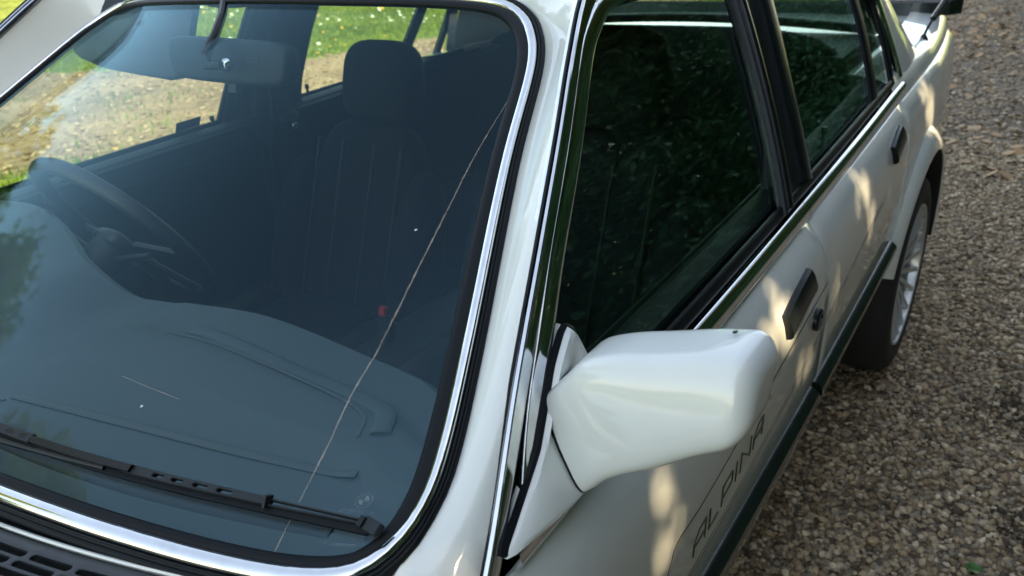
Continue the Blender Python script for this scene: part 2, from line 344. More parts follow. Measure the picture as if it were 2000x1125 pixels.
# ------------------------------------------------------------------ foliage
PATCH = []     # (point on the car, radius): where leaves are cut away so a sun dapple lands
def leaves(name, pos, size, m, seed, parent, tone=None, gaps=True):
    r = np.random.default_rng(seed); n = len(pos)
    if gaps and PATCH:
        s = np.array(SUN)
        for p, rad in PATCH:
            d = pos - np.array(p); t = d @ s; q = np.linalg.norm(d - t[:, None] * s, axis=1); k = (q > rad + .008 + .75 * size) | (r.random(len(pos)) < .13) | (t < 0); pos = pos[k]
            if tone is not None: tone = tone[k]
        n = len(pos)
    a = r.normal(size=(n, 3)); a[:, 2] *= .5; a /= np.linalg.norm(a, axis=1)[:, None]; b = np.cross(a, r.normal(size=(n, 3))); b /= np.linalg.norm(b, axis=1)[:, None]
    c = np.cross(a, b); s = (size * r.uniform(.6, 1.4, n))[:, None]
    V = np.stack([pos - a * s, pos + b * s * .42 + c * s * .1 - a * s * .1, pos + a * s - c * s * .25, pos - b * s * .42 + c * s * .1 - a * s * .1], 1).reshape(-1, 3)
    i = 4 * np.arange(n)[:, None]; F = np.vstack([i + np.array([[0, 1, 2]]), i + np.array([[0, 2, 3]])])
    t = r.random(n) if tone is None else tone
    return fast(name, V, F, m, np.repeat(t, 4), parent)
def clusters(n, per, ctr, rad, seed, shell=.55, sp=.32):
    r = np.random.default_rng(seed); d = r.normal(size=(n, 3)); d /= np.linalg.norm(d, axis=1)[:, None]
    q = np.array(ctr) + d * np.array(rad) * (shell + (1 - shell) * r.random((n, 1))) * r.uniform(.75, 1.08, (n, 1))
    P = (q[:, None] + r.normal(0, sp, (n, per, 3)) * np.array([1, 1, .65])).reshape(-1, 3)
    return P, np.clip(np.repeat(r.random(n), per) * .7 + r.random(n * per) * .3, 0, 1)
BARK = mat('bark', (.07, .055, .04), .9, noise=(12, (.13, .11, .085), .3, .7), bump=.6, bscale=30)
def trunk(base, top, r0, limbs, parent, seed):
    r = np.random.default_rng(seed); mb = MB(); b = np.array(base, float); t = np.array(top, float)
    def limb(p, q, ra, rb, k=9):
        pts = np.linspace(p, q, 7); pts[1:-1] += r.normal(0, np.linalg.norm(q - p) * .025, (5, 3)); rows = []
        for i, c in enumerate(pts):
            rr = ra + (rb - ra) * i / 6; d = q - p; u = np.cross(d, (.3, .9, .1)); u /= np.linalg.norm(u); w = np.cross(d, u); w /= np.linalg.norm(w)
            rows.append([c + rr * (math.cos(6.283 * j / k) * u + math.sin(6.283 * j / k) * w) for j in range(k)])
        mb.add(*loft(rows, closed=True))
    limb(b, t, r0, r0 * .45)
    for q, f in limbs: s = b + (t - b) * f; limb(s, np.array(q, float), r0 * .4, r0 * .08, 7)
    return mb.build('trunk', BARK, parent)
def tree(label, group, base, h, ctrs, leaf, m, n, per, seed, r0=.16, sp=.32):
    t = empty('tree', base, label=label, category='tree')
    if group: t['group'] = group
    inv = np.array(base)
    P = []; T = []
    for i, (c, rad) in enumerate(ctrs):
        p, tt = clusters(n, per, c, rad, seed + i, sp=sp); P.append(p); T.append(tt)
    P = np.vstack(P); T = np.concatenate(T)
    o = leaves('crown', P, leaf, m, seed, t, T); o.matrix_parent_inverse = Matrix.Translation(-Vector(base))
    o = trunk(base, (ctrs[0][0][0], ctrs[0][0][1], h * .75), r0, [(c, f) for (c, rad), f in zip(ctrs, np.linspace(.4, .95, len(ctrs)))], t, seed); o.matrix_parent_inverse = Matrix.Translation(-Vector(base))
    return t
PATCH += [((.745, .50, .905), .02), ((.77, .45, .86), .02), ((.66, .74, 1.06), .0), ((.817, .813, .781), .012), ((.821, .813, .74), .006), ((.809, .77, .817), -.02), ((.806, 1.20, .845), .006), ((.816, 1.25, .80), .006), ((.822, 1.343, .638), .0), ((.82, 1.18, .78), .0),
          ((.812, 1.797, .813), .02), ((.822, 1.851, .722), .015), ((.80, 1.72, .89), .01), ((.804, 2.646, .765), .04), ((.776, 2.475, .886), .03), ((.79, 2.58, .84), .03), ((.804, 2.65, .628), .03), ((.74, 1.46, 1.0), .01), ((.82, 1.05, .70), -.01), ((.82, 1.55, .70), .0), ((.82, 1.62, .62), -.01)]
_r = np.random.default_rng(19)
for _i in range(16):                                       # small chinks cut into the canopy to dapple the doors and the pillar
    PATCH.append(((.81, _r.uniform(.62, 2.45), _r.uniform(.60, .90)), _r.uniform(-.036, -.016)))
PATCH += [((.70, .66, 1.0), -.034), ((.84, .70, .94), -.030)]
HEDGEM = leafmat('hedge_leaf', (.009, .062, .017), (.020, .125, .032), .05)
SUNLEAF = leafmat('bright_leaf', (.18, .24, .012), (.46, .46, .03), .35)
DARKLEAF = leafmat('tree_leaf', (.022, .055, .010), (.06, .115, .016), .3)
h = empty('hedge', (4.4, 5, 0), label='tall dark green hedge growing along the right edge of the gravel drive', category='hedge')
r = np.random.default_rng(5); n = 21000; q = np.stack([3.6 + 1.1 * r.random(n) - .25 * np.sin(r.random(n) * 9), r.uniform(-7, 19, n), r.uniform(0, 1, n) ** 1.1 * 4.7], 1)
q[:, 0] += .16 * np.sin(q[:, 1] * 2.1) + .12 * np.sin(q[:, 2] * 4 + q[:, 1])
P = (q[:, None] + r.normal(0, .15, (n, 20, 3))).reshape(-1, 3)
o = leaves('foliage', P, .055, HEDGEM, 6, h, np.clip(np.repeat(r.random(n), 20) * .7 + r.random(n * 20) * .3, 0, 1)); o.matrix_parent_inverse = Matrix.Translation((-4.4, -5, 0))
mb = MB()
for y in np.arange(-6.6, 19, 1.3):
    for k in range(2):
        yy = y + r.uniform(-.3, .3); mb.add(*tube([(4.5, yy, -.02), (4.45 + r.uniform(-.1, .1), yy + r.uniform(-.2, .2), 1.6), (4.4 + r.uniform(-.2, .2), yy + r.uniform(-.5, .5), 3.2)], .03, 6))
o = mb.build('stem', BARK, h); o.matrix_parent_inverse = Matrix.Translation((-4.4, -5, 0))
# trees behind the hedge shade the car and the drive
for i, (x, y, z, lab) in enumerate([(5.2, -4.1, 4.4, 'broad tree behind the hedge ahead of the car'), (5.1, -.8, 4.3, 'broad tree behind the hedge beside the bonnet'), (5.1, 2.4, 4.4, 'broad tree behind the hedge beside the rear doors'), (5.2, 6.0, 4.3, 'broad tree behind the hedge beyond the boot'), (5.3, 10.2, 4.3, 'broad tree at the far end of the hedge')]):
    tree(lab, 'trees behind the hedge', (x, y, 0), 4.8, [((x - 1.1, y, z), (1.6, 2.1, 1.1)), ((x - .9, y + 1.2, z - .5), (1.3, 1.5, .9)), ((x - .9, y - 1.0, z + .1), (1.4, 1.6, 1.0)), ((x + .2, y, z + .1), (1.5, 2.1, 1.1)), ((x - .2, y, z + 1.2), (1.5, 2.1, .9))], .11, DARKLEAF, 240, 26, 100 + 10 * i)
LAWNLEAF = leafmat('lawn_tree_leaf', (.05, .13, .012), (.16, .28, .025), .3)
# far wood beyond the lawn, out of view, added to darken windscreen reflections
r = np.random.default_rng(77); n = 2300; q = np.stack([-27 + r.normal(0, 1.2, n), r.uniform(-30, 45, n), 11.5 * r.random(n) ** .8], 1); q[:, 2] *= .8 + .2 * np.sin(q[:, 1] * .8) * np.sin(q[:, 1] * .31)
P = (q[:, None] + r.normal(0, .55, (n, 26, 3))).reshape(-1, 3)
o = leaves('added_far_wood', P, .32, DARKLEAF, 78, None, np.clip(np.repeat(r.random(n), 26) * .7 + r.random(n * 26) * .3, 0, 1), gaps=False); o['kind'] = 'stuff'
# trees across the lawn, mirrored in the windscreen
tree('bushy green tree on the lawn left of the car', None, (-9.8, -1.4, 0), 6.2, [((-9.7, -1.3, 4.5), (1.5, 1.5, 1.7)), ((-10.4, -.2, 3.5), (1.5, 1.5, 1.3)), ((-10.1, -2.4, 4.5), (1.3, 1.0, 1.6))], .085, LAWNLEAF, 760, 30, 300, sp=.20)
tree('tree with sunlit yellow green leaves on the lawn ahead of the car', None, (-7.6, -4.6, 0), 6.4, [((-6.1, -3.25, 6.2), (.75, .6, .45)), ((-7.2, -4.0, 5.9), (1.2, 1.0, .9)), ((-5.9, -2.7, 5.3), (.5, .5, .3))], .075, SUNLEAF, 150, 24, 340, sp=.20)
# damp moss and leaf crumbs lodged between the stones
r = np.random.default_rng(41); V = []; F = []
for cx, cy, sd, n in [(1.15, 2.48, 0.035, 150), (1.18, 2.38, 0.035, 150), (1.21, 1.94, 0.035, 150), (0.49, 6.71, 0.16, 110), (0.67, 5.7, 0.16, 110), (0.5, 6.37, 0.16, 110), (0.9, 2.35, 0.1, 120), (1.6, 2.6, 0.15, 120), (1.0, 3.4, 0.2, 150), (0.7, 4.6, 0.25, 160)]:
    for x, y in np.stack([r.normal(cx, sd, n), r.normal(cy, sd * 1.3, n)], 1):
        a = r.uniform(0, 6.283); L_ = r.uniform(.003, .010); z = r.uniform(.004, .014); c, q = math.cos(a) * L_, math.sin(a) * L_; b = len(V); t = r.normal(0, .003, 4)
        V += [(x - c, y - q, z + t[0]), (x + q * .5, y - c * .5, z + t[1]), (x + c, y + q, z + t[2]), (x - q * .5, y + c * .5, z + t[3])]; F += [(b, b + 1, b + 2), (b, b + 2, b + 3)]
link('moss_crumbs', V, F, mat('moss', (.035, .032, .018), .9, noise=(25, (.075, .058, .03), .35, .7)), smooth=False, kind='stuff')
# a weed seedling in the gravel
wd = empty('weed', (1.142, 1.746, .004), label='small bright green weed growing in the gravel at the corner', category='plant')
V = []; F = []
for k in range(9):
    a = k * 2.4; L_ = .018 + .012 * ((k * 7) % 5) / 5; el = .35 + .12 * (k % 3); d = np.array([math.cos(a) * math.cos(el), math.sin(a) * math.cos(el), math.sin(el)]); w = np.array([-math.sin(a), math.cos(a), 0]) * L_ * .38
    b = len(V); o0 = np.array([0, 0, .004]); V += [o0, o0 + d * L_ * .45 + w, o0 + d * L_ * 1.0 - np.array([0, 0, .004]), o0 + d * L_ * .45 - w, o0 + d * L_ * .5 - np.array([0, 0, .003])]
    F += [(b, b + 4, b + 1), (b + 1, b + 4, b + 2), (b, b + 3, b + 4), (b + 4, b + 3, b + 2)]
link('leaves', V, F, mat('weed_leaf', (.03, .12, .02), .5, noise=(60, (.06, .2, .03), .3, .7)), wd)
# ------------------------------------------------------------------ the car
CAR = empty('car', (0, 1.3, 0), label='white four door saloon car parked on the gravel, seen close over its door mirror', category='car')
CARX = CAR.matrix_world.copy(); INV = Matrix.Translation((0, -1.3, 0))
_link0 = link
def link(name, verts, faces, m, parent=None, **k):
    o = _link0(name, verts, faces, m, parent, **k)
    if parent is CAR: o.matrix_parent_inverse = INV
    return o
def pl(P): return np.array(P, float)
def pch(xs, ys, x):
    """smooth monotone-ish interpolation"""
    xs = pl(xs); ys = pl(ys); h = np.diff(xs); d = np.diff(ys) / h; m = np.zeros(len(xs)); m[0], m[-1] = d[0], d[-1]
    for i in range(1, len(xs) - 1): m[i] = 0 if d[i - 1] * d[i] <= 0 else (h[i - 1] + h[i]) / (h[i - 1] / d[i] + h[i] / d[i - 1])
    x = np.clip(x, xs[0], xs[-1]); i = np.clip(np.searchsorted(xs, x) - 1, 0, len(h) - 1); t = (x - xs[i]) / h[i]
    return (1 + 2 * t) * (1 - t) ** 2 * ys[i] + t * (1 - t) ** 2 * h[i] * m[i] + t * t * (3 - 2 * t) * ys[i + 1] + t * t * (t - 1) * h[i] * m[i + 1]
ZT = lambda y: .874 + .014 * (np.clip(y, .2, 2.6) - 1)
def bodyx(y, z):
    y = pl(y); z = pl(z); zz = z - .014 * (np.clip(y, .2, 2.6) - 1) * np.clip((z - .6) / .25, 0, 1)
    w = pch([.12, .2, .3, .4, .5, .62, .72, .78, .83, .86, .874, .90, .93, .955], [.71, .742, .772, .796, .812, .822, .825, .820, .809, .796, .782, .765, .742, .70], zz)
    return w - .010 * (y - 1.3) ** 2 - .055 * np.clip(y - 2.75, 0, 9) ** 2 - .05 * np.clip(.1 - y, 0, 9) ** 2
def sgx(y, z):
    dz = pl(z) - .9; return .772 - .32 * dz - .30 * dz * np.abs(dz) - .010 * (pl(y) - 1.3) ** 2
def F_body(s, off=0): return lambda y, z: np.stack([s * (bodyx(y, z) + off), y, z], -1)
def F_sg(s, off=0): return lambda y, z: np.stack([s * (sgx(y, z) + off), y, z], -1)
WK = 1.82; WL = math.sqrt(1 + WK * WK); WNv = np.array([0, -1, WK]) / WL
def F_ws(off=0):
    def f(a, b):
        z = .9 + b / WL; y = .348 + WK * (b / WL) + .277 * a * a
        n = np.stack([.554 * a, -np.ones_like(a), np.full_like(a, WK)], -1); n /= np.linalg.norm(n, axis=-1)[..., None]
        return np.stack([a, y, z], -1) + n * off
    return f
def wsn(a):
    n = np.stack([.554 * a, -np.ones_like(a), np.full_like(a, WK)], -1); return n / np.linalg.norm(n, axis=-1)[:, None]
def sgn(s, y, z):
    dz = pl(z) - .9; n = np.stack([s * np.ones_like(dz), .02 * (pl(y) - 1.3), .32 + .6 * np.abs(dz)], -1); return n / np.linalg.norm(n, axis=-1)[:, None]
def bon(s, y, z):
    e = 1e-3; n = np.stack([s * np.ones_like(y), -(bodyx(y + e, z) - bodyx(y - e, z)) / 2 / e, -(bodyx(y, z + e) - bodyx(y, z - e)) / 2 / e], -1); return n / np.linalg.norm(n, axis=-1)[:, None]
def rib_sg(name, yz, prof, m, parent, s=1, off=0, n=40, closed=False):
    c = cr(yz, n, closed); P = F_sg(s, off)(c[:, 0], c[:, 1]); pr = prof if s > 0 else [(-a, b) for a, b in prof][::-1]
    V, F = sweep(P, sgn(s, c[:, 0], c[:, 1]), pr, closed)
    return link(name, V, F, m, parent)
def rib_body(name, yz, prof, m, parent, s=1, off=0, n=40):
    c = cr(yz, n); P = F_body(s, off)(c[:, 0], c[:, 1]); pr = prof if s > 0 else [(-a, b) for a, b in prof][::-1]
    V, F = sweep(P, bon(s, c[:, 0], c[:, 1]), pr); return link(name, V, F, m, parent)
def strip(w, h, r=.3): # rounded low strip profile
    return [(w / 2, -h * .6), (w / 2, h * .35), (w / 2 * .8, h * .8), (w / 2 * .35, h), (-w / 2 * .35, h), (-w / 2 * .8, h * .8), (-w / 2, h * .35), (-w / 2, -h * .6)]
def sup(c, h, n=3.5, R=None, k=(20, 12), taper=0):
    V = []; a, b = k; pw = lambda v, e: math.copysign(abs(v) ** e, v)
    for i in range(b + 1):
        p = -math.pi / 2 + math.pi * i / b
        for j in range(a):
            t = 2 * math.pi * j / a; z = pw(math.sin(p), 2 / n); q = pw(math.cos(p), 2 / n)
            V.append((q * pw(math.cos(t), 2 / n) * h[0] * (1 + taper * z), q * pw(math.sin(t), 2 / n) * h[1], z * h[2]))
    V = np.array(V)
    if R is not None: V = V @ np.array(R).T
    return V + pl(c), loft([[0]] * 0 or [V[i * a:(i + 1) * a] for i in range(b + 1)], closed=True)[1]
def arc(c, r, a0, a1, n=18): return [(c[0] + r * math.cos(math.radians(t)), c[1] + r * math.sin(math.radians(t))) for t in np.linspace(a0, a1, n)]
AX = (2.57, .305)

half = [(0, -.002), (.3, -.003), (.45, -.007), (.55, -.011), (.615, -.012), (.660, -.008), (.690, .003), (.707, .026), (.714, .062), (.7075, .118), (.674, .239), (.601, .478), (.563, .620), (.545, .674), (.526, .712), (.500, .748), (.459, .780), (.40, .797), (.3, .808), (.15, .815), (0, .818)]
loop = cr(half + [(-a, b) for a, b in half[-2:0:-1]], 260, True)
# --- body panels, both sides
for s in (1, -1):
    DY = 0 if s > 0 else .06
    zt = lambda y: float(ZT(y))
    fd = [(.42, .2), (.40, .5), (.44, .70), (.52, zt(.52)), (1.455, zt(1.455)), (1.488, .75), (1.494, .5), (1.48, .2)]
    rd = [(1.484, .2), (1.498, .5), (1.492, .75), (1.459, zt(1.459)), (2.262, zt(2.262)), (2.262, .80), (2.238, .70)] + arc(AX, .385, 150, 192, 8) + [(2.17, .2)]
    qp = arc(AX, .385, 4, 150, 22) + [(2.242, .70), (2.266, .80), (2.266, zt(2.27)), (3.40, zt(2.6)), (3.44, .75), (3.44, .42), (2.97, .30)]
    ff = [(.516, zt(.516)), (-.55, .80), (-.76, .74), (-.78, .42), (-.39, .30)] + arc((0, .305), .385, 180, 0, 22)[1:] + [(.396, .25), (.396, .5), (.436, .70)]
    fdo = panel('front_door', fd, F_body(s), PAINT, CAR, side=s)
    rdo = panel('rear_door', rd, F_body(s), PAINT, CAR, side=s)
    panel('rear_quarter_panel', qp, F_body(s), PAINT, CAR, side=s)
    panel('front_wing', ff, F_body(s), PAINT, CAR, side=s)
    panel('sill', [(.40, .13), (2.14, .13), (2.14, .194), (.40, .194)], F_body(s, -.006), PAINT, CAR, side=s)
    panel('gap_backing', [(.3, .15), (2.2, .15), (2.2, .86), (.3, .85)], F_body(s, -.02), DARK, CAR, side=s, lip=0, step=.08)  # near-black backing sheet, puts the shade of the door gaps into its colour
    # belt trim: rubber lip, bright strip
    rub = [(y, zt(y) + .0445) for y in np.linspace(.62, 2.27, 12)]
    rib_sg('window_rubber', rub, strip(.020, .004), RUBBER, CAR, s, -.002)
    tr = [(y, zt(y) + .019) for y in np.concatenate([np.linspace(.582, 1.457, 8), np.linspace(1.459, 2.36, 8)])]
    rib_sg('belt_trim', tr[:8], [(.0165, -.004), (.0165, .0035), (.0135, .0065), (.004, .0088), (-.003, .0088), (-.0075, .0070), (-.0135, .0008), (-.014, -.004)], CHROME, CAR, s, .0035)
    rib_sg('belt_trim', tr[8:], [(.0165, -.004), (.0165, .0035), (.0135, .0065), (.004, .0088), (-.003, .0088), (-.0075, .0070), (-.0135, .0008), (-.014, -.004)], CHROME, CAR, s, .0035)
    # roof gutter from the foot of the windscreen pillar over the doors
    G = [(.48, .82), (.515, .853), (.551, .887), (.573, .908), (.664, .997), (.776, 1.09), (.887, 1.176), (.96, 1.231), (1.044, 1.286), (1.12, 1.312), (1.3, 1.322), (1.7, 1.325), (2.05, 1.312), (2.22, 1.285), (2.30, 1.245)]
    G = [(y - .0055, z + .0055) if s > 0 or z < .95 else (y - .035, z + .03) for y, z in G]
    rib_sg('roof_gutter', G, [(.0175, -.012), (.0175, .0005), (.0125, .0018), (.0035, .0012), (.0024, .0022), (.0015, .0036), (.0002, .0042), (-.0012, .0036), (-.0020, .0022), (-.0023, -.012)], CHROME, CAR, s, .004, 90)
    rib_sg('gutter_seal', [(y - .0026, z + .0018) for y, z in G], strip(.0018, .0022), RUBBER, CAR, s, .001, 90)
    # window frames
    FR = [(.612, .900), (.672, .962), (.738, 1.024), (.797, 1.076), (.892, 1.150), (.988, 1.226), (1.034, 1.253), (1.085, 1.272), (1.16, 1.285), (1.3, 1.291), (1.44, 1.292), (1.50 + DY, 1.285)]
    FR = FR[:1] + [(y - .0055, z + .0055) for y, z in FR[1:8]] + FR[8:]
    rib_sg('window_frame', FR, [(.0108, -.010), (.0108, .0030), (.0090, .0040), (.004, .0043), (-.004, .0043), (-.0088, .0042), (-.0102, .0034), (-.0108, .0018), (-.011, -.010)], CHROME, CAR, s, .002, 80)
    rib_sg('window_frame', [(1.64 + DY, 1.288), (1.75 + DY, 1.288), (1.95 + DY, 1.278), (2.10 + DY, 1.258), (2.22 + DY, 1.220), (2.325 + DY, 1.14), (2.335 + DY, 1.08), (2.345 + DY, 1.0), (2.352 + DY, .938)],
           [(.022, -.010), (.022, .002), (.016, .006), (.004, .0085), (-.006, .0075), (-.014, .005), (-.022, .0005), (-.022, -.010)], CHROME, CAR, s, .002, 60)
    fg = [(.58, .905), (1.396 + DY, .912), (1.42 + DY, 1.0), (1.455 + DY, 1.12), (1.488 + DY, 1.232), (1.50 + DY, 1.285), (1.16, 1.278), (1.080, 1.270), (1.029, 1.251), (.983, 1.222), (.887, 1.146), (.792, 1.072), (.723, 1.020), (.64, .955)]
    panel('side_window', fg, F_sg(s, -.010), SIDEGL, CAR, side=s, lip=0, thick=.004, step=.08)
    rg = [(1.53 + DY, .922), (1.54 + DY, 1.058), (1.62 + DY, 1.212), (1.65 + DY, 1.282), (1.95 + DY, 1.272), (2.135 + DY, 1.24), (2.135 + DY, 1.147), (2.105 + DY, 1.043), (2.055 + DY, .932)]
    panel('side_window', rg, F_sg(s, -.010), SIDEGL, CAR, side=s, lip=0, thick=.004, step=.08)
    qg = [(2.10 + DY, .932), (2.15 + DY, 1.033), (2.185 + DY, 1.147), (2.185 + DY, 1.235), (2.24 + DY, 1.20), (2.29 + DY, 1.127), (2.285 + DY, 1.024), (2.262 + DY, .94)]
    panel('quarter_window', qg, F_sg(s, -.010), SIDEGL, CAR, side=s, lip=0, thick=.004, step=.08)
    rib_sg('window_divider', [(2.078 + DY, .925), (2.130 + DY, 1.04), (2.162 + DY, 1.147), (2.165 + DY, 1.25)], strip(.052, .006), RUBBER, CAR, s, -.006)
    rib_sg('quarter_window_seal', [(2.278 + DY, .932), (2.302 + DY, 1.02), (2.315 + DY, 1.12), (2.27 + DY, 1.19)], strip(.036, .006), RUBBER, CAR, s, -.004)
    bp = [(1.372 + DY, .90), (1.40 + DY, 1.0), (1.435 + DY, 1.12), (1.468 + DY, 1.232), (1.486 + DY, 1.292), (1.66 + DY, 1.292), (1.63 + DY, 1.212), (1.55 + DY, 1.058), (1.54 + DY, .91)]
    panel('door_pillar', bp, F_sg(s, -.003), GLOSSBLACK, CAR, side=s, thick=.006)
    rib_sg('window_seal', [(1.373 + DY, .918), (1.399 + DY, 1.0), (1.434 + DY, 1.12), (1.467 + DY, 1.232), (1.484 + DY, 1.285)], strip(.013, .006), PLASTIC, CAR, s, .001)
    rib_sg('window_seal', [(1.396 + DY, .922), (1.42 + DY, 1.0), (1.456 + DY, 1.12), (1.492 + DY, 1.232), (1.508 + DY, 1.29)], strip(.022, .008), GLOSSBLACK, CAR, s, .001)
    rib_sg('window_seal', [(1.505 + DY, .935), (1.515 + DY, .985), (1.548 + DY, 1.1), (1.60 + DY, 1.22), (1.63 + DY, 1.29)], strip(.05, .007), GLOSSBLACK, CAR, s, .001)
    for k, (pts, w) in enumerate([([(.30, .528), (1.452, .528)], .07), ([(1.470, .528), (2.17, .528)], .07)]):
        y0, y1 = pts[0][0], pts[1][0]; pts = [(y, .526 + .012 * (y - 1.3)) for y in np.linspace(y0, y1, 10)]
        rib_body('side_moulding', pts, [(.036, -.004), (.034, .008), (.020, .015), (.004, .018), (-.004, .0185), (-.0055, .0165), (-.007, .0185), (-.016, .021), (-.026, .019), (-.034, .010), (-.036, -.004)], BUMPSTRIP, CAR, s)
    # wheel arch flare
    fa = arc(AX, .40, -2, 158, 40); c = pl(fa); P = F_body(s)(c[:, 0], c[:, 1]); P[:, 0] = s * (.790 + .010 * np.sin(np.linspace(0, math.pi, 40)))
    rad = np.stack([np.zeros(40), c[:, 0] - AX[0], c[:, 1] - AX[1]], 1); rad /= np.linalg.norm(rad, axis=1)[:, None]; out = pl([s, 0, 0]); rows = []
    for a, b in [(.052, -.02), (.044, .006), (.028, .022), (.008, .034), (-.010, .040), (-.020, .038), (-.024, .030), (-.024, -.05)]: rows.append(P + rad * a + out * b)
    V, F = loft(rows, flip=s < 0); link('wheel_arch_flare', V, F, PAINT, CAR)
    rows = [P + rad * a + out * b for a, b in [(-.022, .036), (-.026, .030), (-.030, -.02), (-.03, -.3)]]; V, F = loft(rows, flip=s < 0); link('wheel_arch_liner', V, F, DARK, CAR)
    # pinstripes
    st = [(.822, .690), (.838, .706), (.92, .708), (1.1, .728), (1.3, .748), (1.475, .765)]
    rib_body('pinstripe', st, strip(.0032, .0005), LINE, CAR, s, n=60)
    for d in (0, .010): rib_body('pinstripe', [(.80, .592 + d), (1.0, .609 + d), (1.13, .620 + d), (1.35, .648 + d), (1.53, .685 + d), (1.8, .73 + d), (1.95, .75 + d)], strip(.0022, .0004), LINE, CAR, s, n=60)
    rib_body('pinstripe', [(.822, .690), (.812, .675), (.80, .640), (.79, .60)], strip(.0028, .0005), LINE, CAR, s)
    # door handles
    for k, (y0, z0, L, H) in enumerate([(1.306, .803, .068, .030), (2.105, .836, .056, .028)]):
        yz = [(y0 - L, z0 - .010), (y0 - L * .4, z0 - .002), (y0 + L * .4, z0 + .006), (y0 + L, z0 + .010)]
        rib_body('door_handle', yz, [(.022, -.01), (.022, .006), (.018, .011), (.012, .0125), (-.008, .0115), (-.019, .008), (-.022, .004), (-.022, -.01)], GLOSSBLACK, CAR, s)
    th = np.linspace(0, 2 * math.pi, 22)[:-1]; y0, z0 = 1.405, .728
    P0 = F_body(s)(pl([y0]), pl([z0]))[0]; rows = [[P0 + pl([s * h, r * math.cos(t), r * math.sin(t)]) for t in th] for h, r in ((-.01, .020), (.006, .020), (.009, .017), (.009, .011), (.004, .010), (.004, .0005))]
    V, F = loft(rows, closed=True, flip=s < 0); link('lock_cylinder', V, F, GLOSSBLACK, CAR)
    # interior door card, sill, pillar trims
    panel('door_card', [(.6, .3), (2.78, .3), (2.78, .935), (.6, .905)], F_body(s, -.075), PLASTIC, CAR, side=-s, lip=0, step=.1, thick=.01)
    c = cr([(.62, .906), (1.0, .918), (1.42, .924), (1.7, .93), (2.1, .940), (2.42, .950)], 30); P = np.stack([s * (sgx(c[:, 0], c[:, 1]) - .046), c[:, 0], c[:, 1] - .013], 1)
    V, F = sweep(P, (0, 0, 1), [(.022, -.05), (.024, 0), (.018, .012), (.004, .018), (-.01, .018), (-.024, .008), (-.028, -.05)][::1]); link('window_sill', V, F, PLASTIC, CAR)
    panel('pillar_trim', [(1.45 + DY, .40), (1.45 + DY, .93), (1.505 + DY, 1.12), (1.54 + DY, 1.26), (1.68 + DY, 1.26), (1.65 + DY, 1.12), (1.62 + DY, .93), (1.60 + DY, .4)], F_sg(s, -.05) if 0 else (lambda y, z, s=s: np.stack([s * np.minimum(sgx(y, z) - .045, .70), y, z], -1)), PLASTIC, CAR, side=-s, thick=.02)
    for y, z in ((1.40 + DY * .0, .93), (1.73, .943)):
        x = s * (sgx(y, z) - .026); V, F = tube([(x, y, z - .03), (x, y, z + .012)], .004, 8); V2, F2 = tube([(x, y, z + .012), (x, y, z + .024)], .006, 8)
        link('lock_pin', np.vstack([V, V2]), F + [tuple(i + len(V) for i in q) for q in F2], GLOSSBLACK, CAR)
    # windscreen pillar between screen rubber and gutter
    ke = np.arange(len(loop)); lo_ = inset(loop, -.0080); sel = (lo_[:, 0] > .46) & (lo_[:, 1] > .012); le = lo_[sel]; le = le[np.argsort(le[:, 1])]; E = even(np.vstack([pl([[.715, .452, .884]]), F_ws(.0)(le[:, 0], le[:, 1])]), 40)
    Gc = cr([(y, z) for y, z in G[1:10]], 60); GP = F_sg(1, .003)(Gc[:, 0], Gc[:, 1]); GP = even(GP, 40); rows = []
    for t, b in ((0, -.012), (0.02, -.001), (.25, .0055), (.5, .008), (.75, .0065), (.95, .0025), (.995, -.001), (1, -.008)):
        p = E * (1 - t) + GP * t; n = pl([.62, -.42, .62]); rows.append((p + n / np.linalg.norm(n) * b) * pl([s, 1, 1]))
    V, F = loft(rows, flip=s > 0); link('windscreen_pillar', V, F, PAINT, CAR)
    # wing top, from the pillar foot forward
    yy = np.linspace(.555, -.75, 30); fall = lambda y: .055 * np.clip((.45 - y) / 1.2, 0, 1) ** 1.3
    rows = []
    for x, z in ((.786, .868), (.783, .874), (.775, .884), (.762, .891), (.735, .897), (.70, .900), (.66, .902)):
        rows.append([(s * (x - .05 * np.clip(.1 - y, 0, 9) ** 2 - .006 * (y - 1.3) ** 2), y, z - fall(y) - .003) for y in yy if True])
    rows = [np.array(r) for r in rows]
    for i, r in enumerate(rows[3:]):                        # stop at the windscreen rubber
        r[:, 1] = np.minimum(r[:, 1], [.50, .455, .42, .40][i]); 
    V, F = loft(rows, flip=s > 0); link('wing_top', V, F, PAINT, CAR)
    # rear pillar and rear deck side
    A = cr([(sgx(2.365 + DY, .925), 2.365 + DY, .925), (sgx(2.372 + DY, 1.0), 2.372 + DY, 1.0), (sgx(2.36 + DY, 1.13), 2.36 + DY, 1.13), (sgx(2.30, 1.24), 2.31, 1.235), (sgx(2.24, 1.285), 2.25, 1.287)], 24)
    B = cr([(.665, 2.93, .935), (.645, 2.80, .985), (.60, 2.60, 1.10), (.555, 2.42, 1.21), (.535, 2.30, 1.285)], 24); rows = []
    for t in np.linspace(0, 1, 9):
        p = A * (1 - t) + B * t; bl = math.sin(math.pi * t) * .045; rows.append((p + pl([.8, .35, .35]) * bl * np.linspace(.75, .7, 24)[:, None]) * pl([s, 1, 1]))
    V, F = loft(rows, flip=s < 0); link('rear_pillar', V, F, PAINT, CAR)
    yy = np.linspace(2.24, 3.43, 26); rows = []
    for k, (dx, z) in enumerate(((0, .868), (0, .874), (.006, .890), (.016, .905), (.030, .918), (.055, .928), (.12, .936))):
        rows.append([(s * (float(bodyx(y, .893)) - dx + .002 * (k == 0)), y, z + .014 * 1.5 + .004) for y in yy])
    V, F = loft(rows, flip=s < 0); link('rear_shoulder', V, F, PAINT, CAR)

